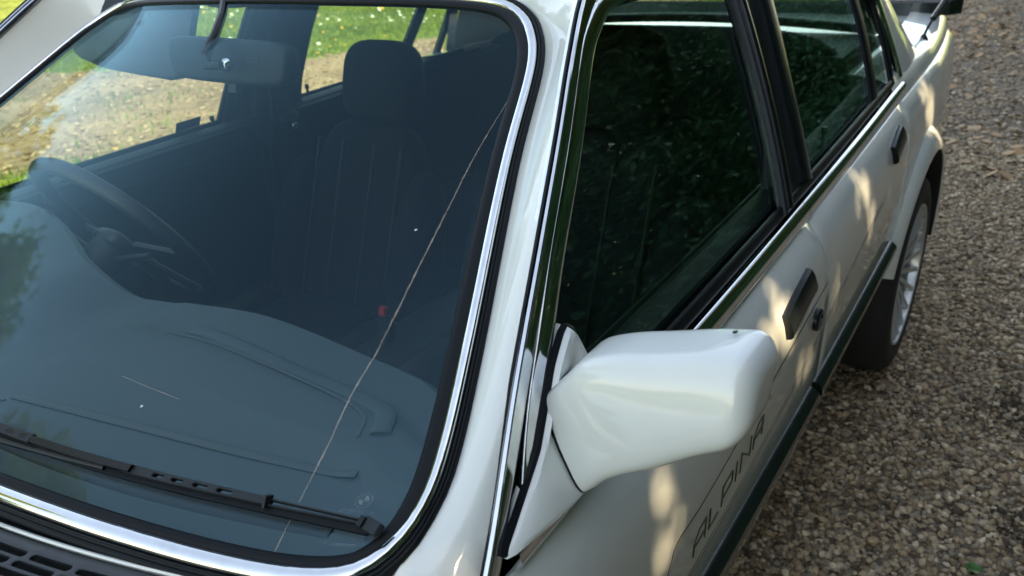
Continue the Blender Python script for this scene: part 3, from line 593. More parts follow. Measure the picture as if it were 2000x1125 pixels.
# roof, headliner, bonnet, boot
u = np.linspace(-1, 1, 21)
def rf(drop): return [[(x * (.60 - .02 * abs(2 * t - 1)) , 1.098 + 1.19 * t + .05 * (1 - abs(x)) * (1 - 2 * t) * -1 * 0 + .02 * x * x * (1 - 2 * t), 1.288 + (.018 + .062 * (math.sin(math.pi * (.12 + .80 * t)))) * (1 - x * x) + .03 * math.sin(math.pi * t) * (1 - abs(x) ** 3) - drop) for x in u] for t in np.linspace(0, 1, 15)]
up_ = lo_[lo_[:, 1] > .66]; up_ = up_[np.argsort(up_[:, 0])]; R0 = rf(0); fx = np.array([p[0] for p in R0[0]]); xc = np.clip(fx, -.50, .50); fr = F_ws(-.001)(xc, np.interp(xc, up_[:, 0], up_[:, 1])); fr[:, 0] = fx
md = fr * .45 + pl(R0[0]) * .55 + pl([0, -.006, .006])
V, F = loft([fr + pl([0, .004, -.012]), fr, md] + R0); link('roof', V, F, PAINT, CAR)
V, F = loft(rf(.025), flip=True); link('headliner', V, F, LINER, CAR)
rows = [[(x * .66, .30 - 1.05 * t + .0 * x, .886 - .10 * t ** 1.6 + .012 * (1 - x * x)) for x in u] for t in np.linspace(0, 1, 14)]
V, F = loft(rows, flip=True); link('bonnet', V, F, PAINT, CAR)
rows = [[(x * (.60 + .03 * t), 2.80 + .62 * t, .958 + .012 * (1 - x * x) - .02 * t ** 2) for x in u] for t in np.linspace(0, 1, 10)] + [[(x * .62, 3.44, .9) for x in u], [(x * .62, 3.46, .62) for x in u]]
V, F = loft(rows); link('boot_lid', V, F, PAINT, CAR)
rows = [[(x * .70, 3.43 - .03 * abs(x) ** 4, z) for x in u] for z in (.90, .6, .35)]; V, F = loft(rows); link('rear_panel', V, F, PAINT, CAR)
rows = [[(x * .72, -.72 + .06 * x * x, z) for x in u] for z in (.80, .6, .30)]; V, F = loft(rows, flip=True); link('front_panel', V, F, DARK, CAR)
# rear spoiler on the boot lid
sp = [(-.69, 3.40), (-.66, 3.36), (-.4, 3.34), (0, 3.335), (.4, 3.34), (.66, 3.36), (.705, 3.40)]; c = cr(sp, 40); P = np.stack([c[:, 0], c[:, 1], np.full(40, .945)], 1)
V, F = sweep(P, (0, 0, 1), [(-.05, 0), (-.045, .012), (-.01, .028), (.035, .048), (.055, .052), (.062, .044), (.06, .0)]); link('boot_spoiler', V, F, BUMPSTRIP, CAR)
# rear window
panel('rear_window', [(-.545, .0), (.545, .0), (.60, .565), (-.60, .565)], lambda a, b: np.stack([a, 2.29 + b * .83, 1.318 - b * .535 - .03 * (a / .6) ** 2], -1), SIDEGL, CAR, lip=0, thick=.004, step=.1, side=-1)
c = cr([(-.545, .0), (.545, .0), (.60, .565), (-.60, .565)], 5) if 0 else dens([(-.55, -.01), (.55, -.01), (.605, .575), (-.605, .575)], .05); P = np.stack([c[:, 0], 2.29 + c[:, 1] * .83, 1.318 - c[:, 1] * .535 - .03 * (c[:, 0] / .6) ** 2], 1)
V, F = sweep(P, (0, .6, .8), strip(.04, .008), closed=True); link('rear_window_seal', V, F, RUBBER, CAR)

def fade(name, col, k):
    m = D.materials.new(name); m.use_nodes = True; nt = m.node_tree; b = nt.nodes['Principled BSDF']; tr = nt.nodes.new('ShaderNodeBsdfTransparent'); mx = nt.nodes.new('ShaderNodeMixShader')
    tc = nt.nodes.new('ShaderNodeTexCoord'); n = nt.nodes.new('ShaderNodeTexNoise'); n.inputs['Scale'].default_value = 45; mu = nt.nodes.new('ShaderNodeMath'); mu.operation = 'MULTIPLY'; mu.inputs[1].default_value = k * 2
    nt.links.new(tc.outputs['Object'], n.inputs[0]); nt.links.new(n.outputs[0], mu.inputs[0]); nt.links.new(mu.outputs[0], mx.inputs[0])
    b.inputs['Base Color'].default_value = (*col, 1); b.inputs['Roughness'].default_value = .7
    nt.links.new(tr.outputs[0], mx.inputs[1]); nt.links.new(b.outputs[0], mx.inputs[2]); nt.links.new(mx.outputs[0], nt.nodes['Material Output'].inputs[0]); return m
# --- windscreen and its surround
kb = np.clip((.06 - loop[:, 1]) / .05, 0, 1)                  # 1 along the foot of the screen, 0 up the sides
def band(name, specs, m, base=0):
    rows = []
    for d, h in specs:
        q = inset(loop, d * (1 + .45 * kb) if base == 0 else .0115 * (1 + .45 * kb) + d * (1 - .2 * kb)); rows.append(F_ws(h)(q[:, 0], q[:, 1]))
    V, F = loft(rows, closed=True, flip=True); return link(name, V, F, m, CAR, ang=60)
panel('windscreen', inset(loop, .014), F_ws(0), SCREEN, CAR, lip=0, thick=.005, step=.05)
band('windscreen_seal', [(.0125, -.004), (.0125, .0020), (.011, .0034), (.005, .0042), (.0005, .003), (.0005, -.01)], RUBBER, 1)
band('windscreen_trim', [(.0120, .001), (.0115, .0042), (.0095, .0064), (.0065, .0076), (.004, .0076), (.0018, .0062), (.0004, .0035), (.0002, -.004)], CHROME)
band('windscreen_rubber', [(.0005, -.002), (-.0006, .0036), (-.0018, .0046), (-.0032, .0040), (-.0037, .0028), (-.0042, .0038), (-.0062, .0036), (-.0078, .001), (-.0084, -.012)], RUBBER)
# etched glass mark: roundel and rows of tiny characters
def F_wsl(x0, b0, off=.0012): return lambda a, b: F_ws(off)(a + x0, b + b0)
mk = MB(); f = F_ws(.0010); X0, B0 = .6565, .0715
def flat(mb, pts): 
    p = pl(pts); P = f(p[:, 0], p[:, 1]); mb.add(P, [tuple(range(len(P)))])
n = 28; ci = lambda r: [(X0 + r * math.cos(6.2832 * i / n), B0 + r * math.sin(6.2832 * i / n)) for i in range(n)]
for r0, r1 in ((.0066, .0072), (.0040, .0044)):
    a, b = ci(r0), ci(r1)
    for i in range(n): flat(mk, [a[i], b[i], b[(i + 1) % n], a[(i + 1) % n]])
for q in (0, 2): flat(mk, [(X0, B0)] + [(X0 + .0040 * math.cos(math.pi * (q * .5 + t / 12)), B0 + .0040 * math.sin(math.pi * (q * .5 + t / 12))) for t in range(7)])
r = np.random.default_rng(2)
for row, (bb, x0, x1) in enumerate(((.0585, .642, .678), (.0515, .640, .672), (.036, .640, .690), (.028, .640, .684))):
    x = x0
    while x < x1:
        w = r.uniform(.0014, .0030); hgt = .0032
        if r.random() < .8:
            flat(mk, [(x, bb), (x + .0005, bb), (x + .0005, bb + hgt), (x, bb + hgt)])
            if r.random() < .7: flat(mk, [(x, bb + hgt - .0005), (x + w, bb + hgt - .0005), (x + w, bb + hgt), (x, bb + hgt)])
            if r.random() < .6: flat(mk, [(x + w - .0005, bb), (x + w, bb), (x + w, bb + hgt), (x + w - .0005, bb + hgt)])
        x += w + .0016
ETCHM = fade('etch_print', (.55, .62, .62), .17)
mk.build('etched_mark', ETCHM, CAR, smooth=False)
# the long crack and a scratch in the glass
ck = cr([(.546, .957, 1.189), (.551, .87, 1.141), (.562, .791, 1.095), (.574, .708, 1.048), (.584, .643, 1.010), (.587, .594, .983), (.595, .551, .958), (.600, .516, .937), (.605, .482, .918), (.609, .457, .903)], 120)
ab = np.stack([ck[:, 0] + rng.normal(0, .00016, 120), (ck[:, 2] - .9) * WL], 1); w = np.interp(np.arange(120), [0, 30, 75, 119], [.0005, .0009, .0011, .0006]) * rng.uniform(.6, 1.3, 120)
f = F_ws(.0008); V, F = loft([f(ab[:, 0] - w, ab[:, 1]), f(ab[:, 0] + w, ab[:, 1])]); 
CRACKM = fade('glass_crack', (.55, .45, .36), .33)
link('crack', V, F, CRACKM, CAR)
sc = pl([(.3255, (.9742 - .9) * WL), (.37, (.9712 - .9) * WL), (.413, (.9685 - .9) * WL)]); V, F = loft([f(sc[:, 0], sc[:, 1] - .0004), f(sc[:, 0], sc[:, 1] + .0004)]); link('scratch', V, F, CRACKM, CAR)
for x, z in ((.541, 1.084), (.377, .961)):
    b = (z - .9) * WL; q = pl([(x + .0016 * math.cos(t) * (1 + .3 * math.sin(3 * t)), b + .0016 * math.sin(t)) for t in np.linspace(0, 6.28, 10)[:-1]]); link('dirt_speck', f(q[:, 0], q[:, 1]), [tuple(range(9))], ETCH, CAR)

# scuttle: painted lip and slotted grille below the screen
xs = np.linspace(-.66, .66, 60); cy = lambda x: .348 + .277 * x * x
V, F = sweep(np.stack([xs, cy(xs) - .0185, np.full(60, .8905)], 1), (0, -.3, 1), [(.0016, -.006), (.0018, .001), (0, .0025), (-.0018, .001), (-.0016, -.006)]); link('scuttle_lip', V, F, PAINT, CAR)
holes = []
for k in range(8):
    t0 = .0135 + k * .0108; sh = -.0085 * k
    for j in range(-13, 14):
        x0 = j * .0565 + sh - .006; x1 = x0 + .0490
        if abs(x0) > .63 or abs(x1) > .63: continue
        e = .0022; holes.append([(x0 + e, t0), (x1 - e, t0), (x1, t0 + e), (x1, t0 + .0074 - e), (x1 - e, t0 + .0074), (x0 + e, t0 + .0074), (x0, t0 + .0074 - e), (x0, t0 + e)])
SCUTM = mat('scuttle_plastic', (.030, .037, .042), .45, bump=.1, bscale=800)
panel('scuttle_grille', [(-.66, .002), (.66, .002), (.66, .115), (-.66, .115)], lambda x, t: np.stack([x, cy(x) - .019 - t, .888 - .05 * t], -1), SCUTM, CAR, holes=holes, lip=.0008, drop=.0006, step=.03, side=-1, thick=.004)
V, F = box((0, .31, .845), (.66, .09, .005)); link('scuttle_tray', V, F, DARK, CAR)

# wiper: arm, bridge with slots, levers, rubber, tip clip
def wsp(p, h): p = pl(p); return F_ws(h)(p[:, 0], p[:, 1])
WP = pl([(.10, .098), (.254, .0899), (.335, .0885), (.414, .0872), (.464, .0860), (.542, .0838), (.581, .0820), (.627, .0795), (.671, .0764), (.688, .0750)]) - pl([0, .0275])
def wc(x): return np.interp(x, WP[:, 0], WP[:, 1])
def bridge(x0, x1, w, h, th, holes=()):
    return panel('wiper_bridge', [(x0, -w[0]), (x1, -w[1]), (x1, w[1]), (x0, w[0])], lambda a, b: F_ws(h)(a, wc(a) + b), PLASTIC, None, holes=holes, lip=.0008, drop=.0010, step=.02, thick=th)
WIP = link('wiper', *loft([wsp([(x, wc(x) - .0042) for x in np.linspace(-.24, .435, 16)], .0145), wsp([(x, wc(x) - .0036) for x in np.linspace(-.24, .435, 16)], .0198), wsp([(x, wc(x) + .0032) for x in np.linspace(-.24, .435, 16)], .0204), wsp([(x, wc(x) + .0042) for x in np.linspace(-.24, .435, 16)], .0165)]), GLOSSBLACK, CAR)
def wpart(o): o.parent = WIP; o.matrix_parent_inverse = Matrix.Translation((0, 0, 0)); return o
def ov(x0, x1, hw): e = hw * .7; return [(x0 + e, -hw), (x1 - e, -hw), (x1, 0), (x1 - e, hw), (x0 + e, hw), (x0, 0)]
b = bridge(.425, .585, (.0047, .0038), .0165, .006, [ov(.459, .472, .0017), ov(.481, .494, .0017), ov(.505, .521, .0017), ov(.531, .547, .0018)]); wpart(b)
b = bridge(.18, .30, (.0046, .0050), .0205, .003, [ov(.262, .273, .002), ov(.283, .293, .002)]); wpart(b)
mb = MB(); mb.add(*box(F_ws(.015)(pl([.583]), pl([wc(.583)]))[0], (.0016, .0056, .0045), rotm('X', 61))); wpart(mb.build('wiper_clip', PLASTIC))
for d in (-.0026, .0026):
    V, F = sweep(wsp([(x, wc(x) + d * (1 - .4 * (x - .585) / .09)) for x in np.linspace(.583, .672, 10)], .0115), WNv, strip(.0022, .003)); wpart(link('wiper_lever', V, F, PLASTIC))
V, F = sweep(wsp([(x, wc(x) - .0062) for x in np.linspace(.20, .680, 30)], .007), WNv, [(.0032, .004), (.0038, .0015), (.0012, 0), (.0006, -.007), (-.0006, -.007), (-.0012, 0), (-.0038, .0015), (-.0032, .004)][::-1]); wpart(link('wiper_rubber', V, F, RUBBER))
mb = MB(); q = F_ws(.0105)(pl([.681]), pl([wc(.681) - .002]))[0]; mb.add(*box(q, (.0092, .0060, .0040), rotm('X', 29) @ rotm('Z', -4), .3)); wpart(mb.build('wiper_tip', PLASTIC))
mb = MB(); q = F_ws(.012)(pl([.671]), pl([wc(.671)]))[0]; mb.add(*box(q, (.0030, .0050, .0030), rotm('X', 29), .2)); wpart(mb.build('wiper_joint', GLOSSBLACK))
V, F = sweep(wsp([(-.43, -.028), (-.40, -.014), (-.32, .020), (-.15, .044), (.10, .048), (.25, .0520), (.34, .0550), (.40, .0560)], .010), WNv, strip(.007, .004)); wpart(link('wiper_arm', V, F, GLOSSBLACK))

q = F_ws(.006)(pl([-.425]), pl([-.026]))[0]; V, F = sup(q, (.016, .016, .012), 2.4); wpart(link('wiper_pivot', V, F, PLASTIC))
# --- door mirrors
MT = pl([(0, .745, .975), (.08, .753, .985), (.16, .768, 1.003), (.25, .787, 1.025), (.34, .807, 1.034), (.55, .850, 1.046), (.80, .905, 1.061), (.93, .929, 1.065), (1, .943, 1.063)])
MBt = pl([(0, .797, .897), (.08, .803, .902), (.16, .811, .910), (.25, .819, .919), (.34, .832, .929), (.55, .864, .948), (.80, .907, .977), (.93, .931, .991), (1, .944, 1.000)])
def msec(u, k=52, grow=1.0):
    T = pl([pch(MT[:, 0], MT[:, 1], u), 0, pch(MT[:, 0], MT[:, 2], u)]); B = pl([pch(MBt[:, 0], MBt[:, 1], u), 0, pch(MBt[:, 0], MBt[:, 2], u)])
    e1 = max(0, (u - .88) / .12); r = math.sqrt(max(0, 1 - e1 ** 2.6)); rr = .42 + .58 * r; mid = (T + B) / 2; hv = (T - B) / 2 * rr * 1.02 * grow
    hy = float(pch([0, .12, .3, .6, 1], [.029, .031, .034, .037, .036], u)) * (.42 + .58 * r) * grow; yc = float(pch([0, .2, .5, 1], [.704, .707, .712, .718], u)); n = float(pch([0, .3, .8, 1], [8, 6.5, 5, 4.5], u)); out = []
    for j in range(k):
        t = 2 * math.pi * j / k; c, s_ = math.cos(t), math.sin(t); a = math.copysign(abs(c) ** (2 / n), c); b = math.copysign(abs(s_) ** (2 / n), s_)
        p = mid + hv * b; p[1] = yc + hy * a - .0045 * (1 - b * b) * (a < 0) + .010 * b; out.append(p)
    return pl(out)
for s in (1, -1):
    sg = pl([s, 1, 1]); MIR = empty('door_mirror', (0, 0, 0)); MIR.parent = CAR; MIR.matrix_parent_inverse = INV
    rows = [msec(x) * sg for x in np.concatenate([np.linspace(.030, .88, 30), .88 + .12 * np.sin(np.linspace(.1, math.pi / 2, 18))])]
    rows = [rows[0] * .985 + rows[0].mean(0) * .015] + rows + [rows[-1] * .6 + rows[-1].mean(0) * .4, np.repeat(rows[-1].mean(0)[None], 52, 0)]
    V, F = loft(rows, closed=True, flip=s > 0); link('mirror_housing', V, F, PAINT, MIR, ang=60)
    V, F = loft([msec(-.004, grow=.985) * sg, msec(.006, grow=1.004) * sg, msec(.026, grow=1.002) * sg, msec(.032, grow=.985) * sg], closed=True, flip=s > 0); link('mirror_joint', V, F, RUBBER, MIR)
    # triangular foot on the door, blending out to the joint
    tri = dens([(.758, 1.014), (.752, 1.021), (.744, 1.018), (.712, .998), (.652, .945), (.572, .899), (.566, .894), (.576, .892), (.66, .897), (.73, .905), (.765, .912), (.768, .95), (.763, .985)], .012); tri = even(np.vstack([tri, tri[:1]]), 52, True)
    pts = F_sg(1, .0105)(tri[:, 0], tri[:, 1]); ang = np.arctan2(pts[:, 2] - .955, -(pts[:, 1] - .70))
    sec = msec(0); a2 = np.arctan2(sec[:, 2] - sec[:, 2].mean(), -(sec[:, 1] - sec[:, 1].mean()))
    i0 = np.argmin(np.abs(tri[:, 0] - .566) + np.abs(tri[:, 1] - .894)); base = np.roll(pts, -i0, 0)
    A_ = .5 * np.sum(base[:, 1] * np.roll(base[:, 2], -1) - np.roll(base[:, 1], -1) * base[:, 2]); B_ = .5 * np.sum(sec[:, 1] * np.roll(sec[:, 2], -1) - np.roll(sec[:, 1], -1) * sec[:, 2])
    if A_ * B_ < 0: sec = sec[::-1]
    best = min(range(52), key=lambda r_: np.sum((np.roll(sec, -r_, 0)[:, 1:] - base[:, 1:]) ** 2)); sec = np.roll(sec, -best, 0)
    fl = B_ if A_ * B_ < 0 else A_
    rows = [base - pl([.012, 0, 0]), base, base + pl([.006, .0012, 0]) + (base.mean(0) - base) * .05]
    b1 = rows[-1]
    for t in (.25, .5, .75, .92, 1.0): rows.append((b1 * (1 - t) + sec * t) + (sec - b1) * 0 + pl([.004, 0, 0]) * math.sin(math.pi * t))
    rows = [r_ * sg for r_ in rows]; V, F = loft(rows, closed=True, flip=(s < 0) == (A_ > 0)); link('mirror_foot', V, F, PAINT, MIR, ang=50)
    g = F_sg(1, .0085)(*even(np.vstack([tri, tri[:1]]), 60, True).T) * sg; cen = g.mean(0)
    V, F = sweep(g, pl([s, 0, .4]), [(.003, -.004), (.003, .0015), (0, .003), (-.003, .0015), (-.003, -.004)], closed=True); link('mirror_gasket', V, F, RUBBER, MIR)
    gl = pl([(x, y, z) for x, y, z in [(np.interp(t, [0, 1], [.84, .965]) - .45 * (zz - .95), .765, zz) for t, zz in ((0, .955), (0, 1.03), (1, 1.055), (1, 1.005))]]) * sg
    V, F = box(gl.mean(0) - pl([0, .008, .008]), (.058, .002, .026), rotm('Y', -18 * s)); link('mirror_glass', V, F, MIRRORGL, MIR)
    if s > 0: V, F = box((.909, .7370, 1.0655), (.0018, .0014, .0008), rotm('Y', -20)); link('paint_chip', V, F, CHIP, MIR)

# ALPINA lettering in outline strokes along the doors
GL = {'A': [[(0, 0), (0, .62), (.38, 1), (1, 1), (1, 0)], [(0, .42), (1, .42)]], 'L': [[(0, 1), (0, 0), (1, 0)]], 'P': [[(0, 0), (0, 1), (.9, 1), (1, .85), (1, .45), (.9, .38), (0, .38)]], 'I': [[(0, 0), (0, 1)]], 'N': [[(0, 0), (0, 1), (1, 0), (1, 1)]]}
mb = MB(); x = .893
LET = []
for ch, adv, wd in (('A', .050, .036), ('L', .043, .030), ('P', .051, .036), ('I', .018, 0), ('N', .052, .038), ('A', .050, .036)):
    lb = MB()
    for stroke in GL[ch]:
        c = dens(stroke + stroke[::-1][1:-1], .25)[:0] if 0 else pl(stroke); c = even(c, max(6, len(c) * 5)) if len(c) == 2 else np.vstack([even(c[i:i + 2], 6)[:-1] for i in range(len(c) - 1)] + [c[-1:]])
        yy_ = x + c[:, 0] * wd; zz_ = .633 + .118 * (yy_ - .886) + c[:, 1] * .033
        for i in range(len(c) - 1):
            a = pl([yy_[i], zz_[i]]); b_ = pl([yy_[i + 1], zz_[i + 1]]); d = b_ - a; d /= np.linalg.norm(d); n_ = pl([-d[1], d[0]]) * .0015; a = a - d * .0012; b_ = b_ + d * .0012
            q = pl([a + n_, b_ + n_, b_ - n_, a - n_]); P = F_body(1, .0010 + .00005 * (i % 3))(q[:, 0], q[:, 1]); P0 = F_body(1, -.001)(q[:, 0], q[:, 1]); lb.add(np.vstack([P, P0]), [(3, 2, 1, 0), (0, 1, 5, 4), (1, 2, 6, 5), (2, 3, 7, 6), (3, 0, 4, 7)])
    lb.build('letter', OLIVE, CAR, smooth=False); x += adv

# wheels
def wheel(c, s):
    w = empty('wheel', (0, 0, 0)); w.parent = CAR; w.matrix_parent_inverse = INV
    x0, y0, z0 = c; R = .305
    V, F = lathe([(-.115, .22), (-.115, .28), (-.100, .300), (-.075, R), (.062, R), (.086, .299), (.101, .285), (.108, .262), (.106, .232), (.100, .216), (.05, .205)], c, k=60); V = pl(V); V[:, 0] = x0 + (V[:, 0] - x0) * s
    link('tyre', V, F if s > 0 else [q[::-1] for q in F], TYREM, w)
    V, F = lathe([(-.10, .18), (.03, .196), (.075, .203), (.098, .215), (.104, .217), (.107, .214), (.103, .209), (.088, .206), (.03, .203)], c, k=60); V = pl(V); V[:, 0] = x0 + (V[:, 0] - x0) * s
    link('rim', V, F if s > 0 else [q[::-1] for q in F], ALLOY, w)
    for i in range(20):
        a = 2 * math.pi * i / 20; mb = MB(); v, f_ = box((0, .121, 0), (.010, .084, .0075), None, .3); v[:, 0] += .058 + .034 * (v[:, 1] - .04) / .16
        ca, sa = math.cos(a), math.sin(a); v = np.stack([x0 + s * v[:, 0], y0 + v[:, 1] * ca - v[:, 2] * sa, z0 + v[:, 1] * sa + v[:, 2] * ca], 1); link('spoke', v, f_, ALLOY, w)
    V, F = lathe([(.04, .05), (.068, .045), (.072, .03), (.074, 0.0005)], c, k=24); V = pl(V); V[:, 0] = x0 + (V[:, 0] - x0) * s; link('hub_cap', V, F if s > 0 else [q[::-1] for q in F], ALLOY, w)
    V, F = lathe([(.0, .02), (.0, .18), (-.02, .18)], c, k=30); V = pl(V); V[:, 0] = x0 + (V[:, 0] - x0) * s; link('brake_disc', V, F, DARK, w)
for s in (1, -1):
    for y in (0, 2.57): wheel((s * (.719 if y else .70), y, .305), s)
V, F = box((0, 1.3, .2), (.68, 2.0, .03)); link('floor_pan', V, F, DARK, CAR)
# aerial on the left rear wing
b = pl([.722, 2.86, .938]); d = pl([.02, .50, .118]) * .9
th = [(0, .014), (.006, .013), (.014, .008), (.02, .0045)]
dz = pl([.055, .30, .13]); dz = dz / np.linalg.norm(dz); mast = [b + pl([0, 0, .004]), b + dz * .05 + pl([0, 0, .006])]
V, F = lathe([(a, r_) for a, r_ in th] + [(.021, .0003)], (0, 0, 0), k=16); V = pl(V); V = np.stack([V[:, 1], V[:, 2], V[:, 0]], 1) + b; ANT = link('aerial', V, F, GLOSSBLACK, CAR)
def apart(o): o.parent = ANT; o.matrix_parent_inverse = Matrix.Identity(4); return o
V, F = tube([b + pl([0, 0, .015]), b + pl([.004, .02, .035]), b + pl([.010, .055, .055])], .004, 8); apart(link('aerial_joint', V, F, RUBBER))
V, F = tube([b + pl([.010, .055, .055]), b + pl([.03, .16, .11])], .009, 10); apart(link('aerial_sleeve', V, F, GLOSSBLACK))
V, F = tube([b + pl([.03, .16, .11]), b + pl([.14, .75, .50])], .0035, 8); apart(link('aerial_mast', V, F, GLOSSBLACK))

# --- interior
# dashboard: top with instrument hood, passenger tray and front face
xs = np.linspace(-.70, .70, 61); rows = []
def dtop(x, t):                                            # t: 0 at the screen, 1 at the rear lip
    lip = float(pch([-.72, -.6, -.44, -.30, -.16, 0, .19, .4, .5, .6, .72], [.83, .85, .82, .775, .735, .765, .80, .785, .775, .73, .67], x)); hood = float(pch([-.75, -.68, -.2, -.06, .8], [.9, 1, 1, 0, 0], x))
    y0 = .375 + .277 * x * x; y = y0 + (lip - y0) * t; z = .872 - .004 * t + .050 * hood * float(np.clip((t - .30) / .45, 0, 1)) ** 1.5
    if x > .02: z += .014 * float(np.clip((t - .45) / .07, 0, 1)) - .010 * float(np.clip((t - .74) / .05, 0, 1))
    return (x, y, z)
for t in list(np.linspace(0, 1, 26)): rows.append([dtop(x, t) for x in xs])
for dy, dz_ in ((.012, -.010), (.014, -.03), (-.01, -.05), (-.02, -.16), (-.06, -.30)): rows.append([(p[0], p[1] + dy, p[2] + dz_) for p in rows[25]])
V, F = loft(rows, flip=True); F = [q[::-1] for q in F]; link('dashboard', V, F, DASHM, CAR)
V, F = sweep([(x, .395 + .277 * x * x + .035, .8705) for x in np.linspace(-.6, .6, 40)], (0, 0, 1), strip(.018, .003)); link('demister_vent', V, F, PLASTIC, CAR)
DASHD = mat('dash_seam_plastic', (.042, .058, .062), .6)
def dz_at(x, y):
    t = (y - .375 - .277 * x * x) / (dtop(x, 1)[1] - .375 - .277 * x * x); return dtop(x, float(np.clip(t, 0, 1)))[2]
def dline(name, pts, w, h, m):
    c = cr(pts, 50); V, F = sweep(np.stack([c[:, 0], c[:, 1], [dz_at(a, b) + .0012 for a, b in c]], 1), (0, 0, 1), strip(w, h)); link(name, V, F, m, CAR)
dline('dash_pad_edge', [(.12, .718), (.167, .722), (.33, .712), (.47, .702), (.524, .690), (.549, .655)], .024, .0035, DASHM)
dline('dash_seam', [(.10, .690), (.215, .700), (.40, .690), (.50, .676), (.53, .64)], .004, .0006, DASHD)
dline('demister_vent', [(.05, .494), (.236, .530), (.42, .566), (.567, .60)], .012, .0015, DASHD)
dline('dash_seam', [(-.6, .58), (-.3, .50), (-.02, .478), (.05, .482)], .004, .0006, DASHD)
# steering wheel
SC = pl([-.365, .905, .872]); tl = math.radians(29); e1 = pl([1, 0, 0]); e2 = pl([0, -math.sin(tl), math.cos(tl)]); e3 = pl([0, math.cos(tl), math.sin(tl)])
SW = empty('steering_wheel', (0, 0, 0)); SW.parent = CAR; SW.matrix_parent_inverse = INV
ps = [SC + .187 * (math.cos(t) * e1 + math.sin(t) * e2) for t in np.linspace(0, 2 * math.pi, 61)[:-1]]
V, F = sweep(ps, [p - SC for p in ps], ring(.0155, 12), closed=True); link('rim', V, F, LEATHER, SW)
for a in (-10, 190, 250, 290):
    t = math.radians(a); p = SC + .18 * (math.cos(t) * e1 + math.sin(t) * e2); V, F = sweep([p, SC + (p - SC) * .3 - e3 * .02], e3, strip(.035, .008)); link('spoke', V, F, LEATHER, SW)
V, F = sup(SC - e3 * .03, (.045, .04, .02), 3, np.stack([e1, e2, e3], 1)); link('hub', V, F, LEATHER, SW)
V, F = tube([SC - e3 * .03, SC - e3 * .25], .04, 14); link('steering_column', V, F, PLASTIC, CAR)
for sx in (-1, 1): V, F = tube([SC - e3 * .06 + e1 * .03 * sx, SC - e3 * .04 + e1 * .15 * sx + e2 * .02], .006, 8); link('column_stalk', V, F, PLASTIC, CAR)
# seats
def seat(cx, yo, zo):
    st = empty('seat', (0, 0, 0)); st.parent = CAR; st.matrix_parent_inverse = INV
    Rb = rotm('X', -22); bx = lambda p: pl([cx, 1.50 + yo, .72 + zo]) + Rb @ pl(p)
    V, F = sup(bx((0, 0, 0)), (.185, .06, .30), 4, Rb, (28, 16), -.06); link('backrest', V, F, CLOTH, st)
    for q in (-1, 1):
        V, F = sup(bx((q * .205, -.02, -.06)), (.062, .085, .25), 2.6, Rb @ rotm('Z', q * 14), (18, 14), -.25); link('bolster', V, F, CLOTH, st)
        for xx in (.055, .145): V, F = tube([bx((q * xx, -.0615, z)) for z in np.linspace(-.24, .24, 8)], .0035, 6); link('piping', V, F, PIPING, st)
    V, F = sup(bx((0, .0, .40)), (.118, .058, .105), 3.4, Rb @ rotm('X', 8), (26, 16), -.05); link('headrest', V, F, CLOTH, st)
    for q in (-1, 1): V, F = tube([bx((q * .06, 0, .26)), bx((q * .06, 0, .36))], .006, 8); link('headrest_post', V, F, CHROME, st)
    Rc = rotm('X', 9); V, F = sup((cx, 1.14 + yo, .50 + zo), (.19, .25, .075), 4, Rc, (28, 14)); link('cushion', V, F, CLOTH, st)
    for q in (-1, 1): V, F = sup((cx + q * .215, 1.12 + yo, .52 + zo), (.055, .24, .085), 2.8, Rc, (18, 12)); link('cushion_bolster', V, F, LEATHER, st)
seat(-.362, .02, -.085); seat(.345, -.04, -.03)
V, F = sup((0, 2.12, .47), (.62, .28, .11), 5, None, (30, 14)); link('rear_bench', V, F, CLOTH, CAR)
V, F = sup((0, 2.40, .74), (.62, .08, .30), 5, rotm('X', -20), (30, 14)); link('rear_backrest', V, F, CLOTH, CAR)
V, F = box((0, 2.60, .955), (.60, .19, .012)); link('parcel_shelf', V, F, PLASTIC, CAR)
V, F = sup((0, 1.2, .46), (.09, .38, .10), 4, None, (20, 12)); link('centre_console', V, F, PLASTIC, CAR)
V, F = box((-.02, 1.22, .63), (.008, .006, .010), rotm('X', -20), .2); link('buckle_button', V, F, RED, CAR)
V, F = box((-.02, 1.22, .585), (.016, .012, .03), rotm('X', -20), .2); link('belt_buckle', V, F, PLASTIC, CAR)
# seat belt on the driver's pillar
c = cr([(-.615, 1.585, 1.17), (-.65, 1.57, 1.0), (-.675, 1.55, .80), (-.675, 1.52, .50)], 24); V, F = sweep(c, (1, -.5, .2), [(.023, 0), (.023, .0015), (-.023, .0015), (-.023, 0)]); link('seat_belt', V, F, CLOTH, CAR)
V, F = sweep(cr([(-.640, 1.548, 1.10), (-.664, 1.535, .93), (-.682, 1.515, .80), (-.682, 1.49, .50)], 20), (1, -.5, .2), ring(.0035, 6)); link('belt_edge', V, F, PLASTIC, CAR)
V, F = sup((-.655, 1.585, .915), (.012, .030, .012), 3); link('belt_clip', V, F, PLASTIC, CAR)
V, F = sup((-.645, 1.59, .885), (.005, .009, .012), 3); link('belt_tongue', V, F, CHROME, CAR)
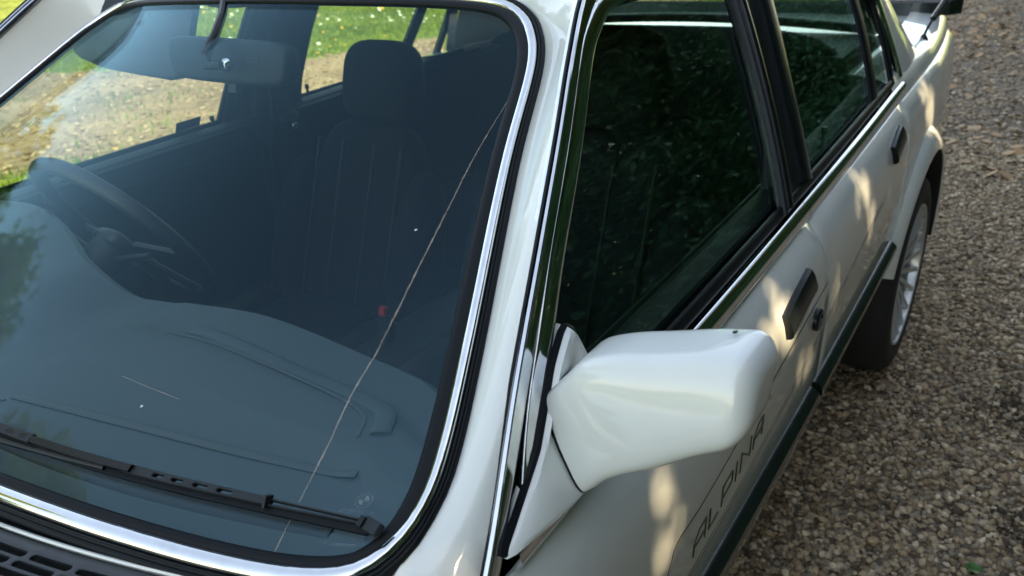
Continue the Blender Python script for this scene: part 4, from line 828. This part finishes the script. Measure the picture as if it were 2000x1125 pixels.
# sun visor, interior mirror
vis = dens([(-.655, 1.30), (-.620, 1.215), (-.602, 1.188), (-.575, 1.178), (-.50, 1.163), (-.40, 1.156), (-.30, 1.150), (-.256, 1.156), (-.250, 1.18), (-.246, 1.30)], .02)
panel('sun_visor', vis[::-1], lambda x, z: np.stack([x, 1.012 + (z - 1.15) * .46 + .022 * (x + .6) / .37 + .277 * .0, z], -1), mat('visor_vinyl', (.012, .022, .028), .6, bump=.15, bscale=500), CAR, step=.03, thick=.014, lip=.005, drop=.004, side=1)
c0 = pl([-.046, 1.002, 1.197]); Rm = rotm('Z', 4) @ rotm('Y', 2) @ rotm('X', -12)
V, F = sup(c0, (.138, .022, .036), 5.5, Rm, (40, 14), .03); RV = link('interior_mirror', V, F, mat('mirror_back', (.009, .018, .022), .55, spec=.25, bump=.06, bscale=600), CAR)
V, F = sup(c0 + Rm @ pl([.0, .022, 0]), (.132, .004, .031), 5.5, Rm, (40, 10)); link('mirror_glass', V, F, MIRRORGL, CAR)
V, F = tube([(-0.104, 1.06, 1.289), (-0.068, 1.02, 1.266), (-0.036, 0.975, 1.242), (-0.029, 0.945, 1.216), (-0.021, 0.938, 1.203), (0.001, 0.948, 1.203)], .0075, 10); link('mirror_stalk', V, F, GLOSSBLACK, CAR)
V, F = sup((-.004, .962, 1.200), (.010, .011, .011), 2); link('mirror_ball', V, F, BRIGHT, CAR)
V, F = box((-.030, .985, 1.157), (.010, .006, .008), Rm, .2); link('dipping_tab', V, F, PLASTIC, CAR)
for z in (1.200, 1.207): V, F = box(c0 + Rm @ pl([.075, -.0225, z - 1.199]), (.014, .0008, .0006), Rm, .2); link('mirror_groove', V, F, GLOSSBLACK, CAR)
V, F = sup((-.115, 1.085, 1.288), (.07, .035, .018), 3); link('mirror_mount', V, F, PLASTIC, CAR)
panel('permit_sticker', [(1.293, .936), (1.366, .938), (1.370, .961), (1.297, .960)], F_sg(-1, -.0155), mat('sticker_back', (.03, .04, .045), .6), CAR, side=1, lip=0, thick=.0006)
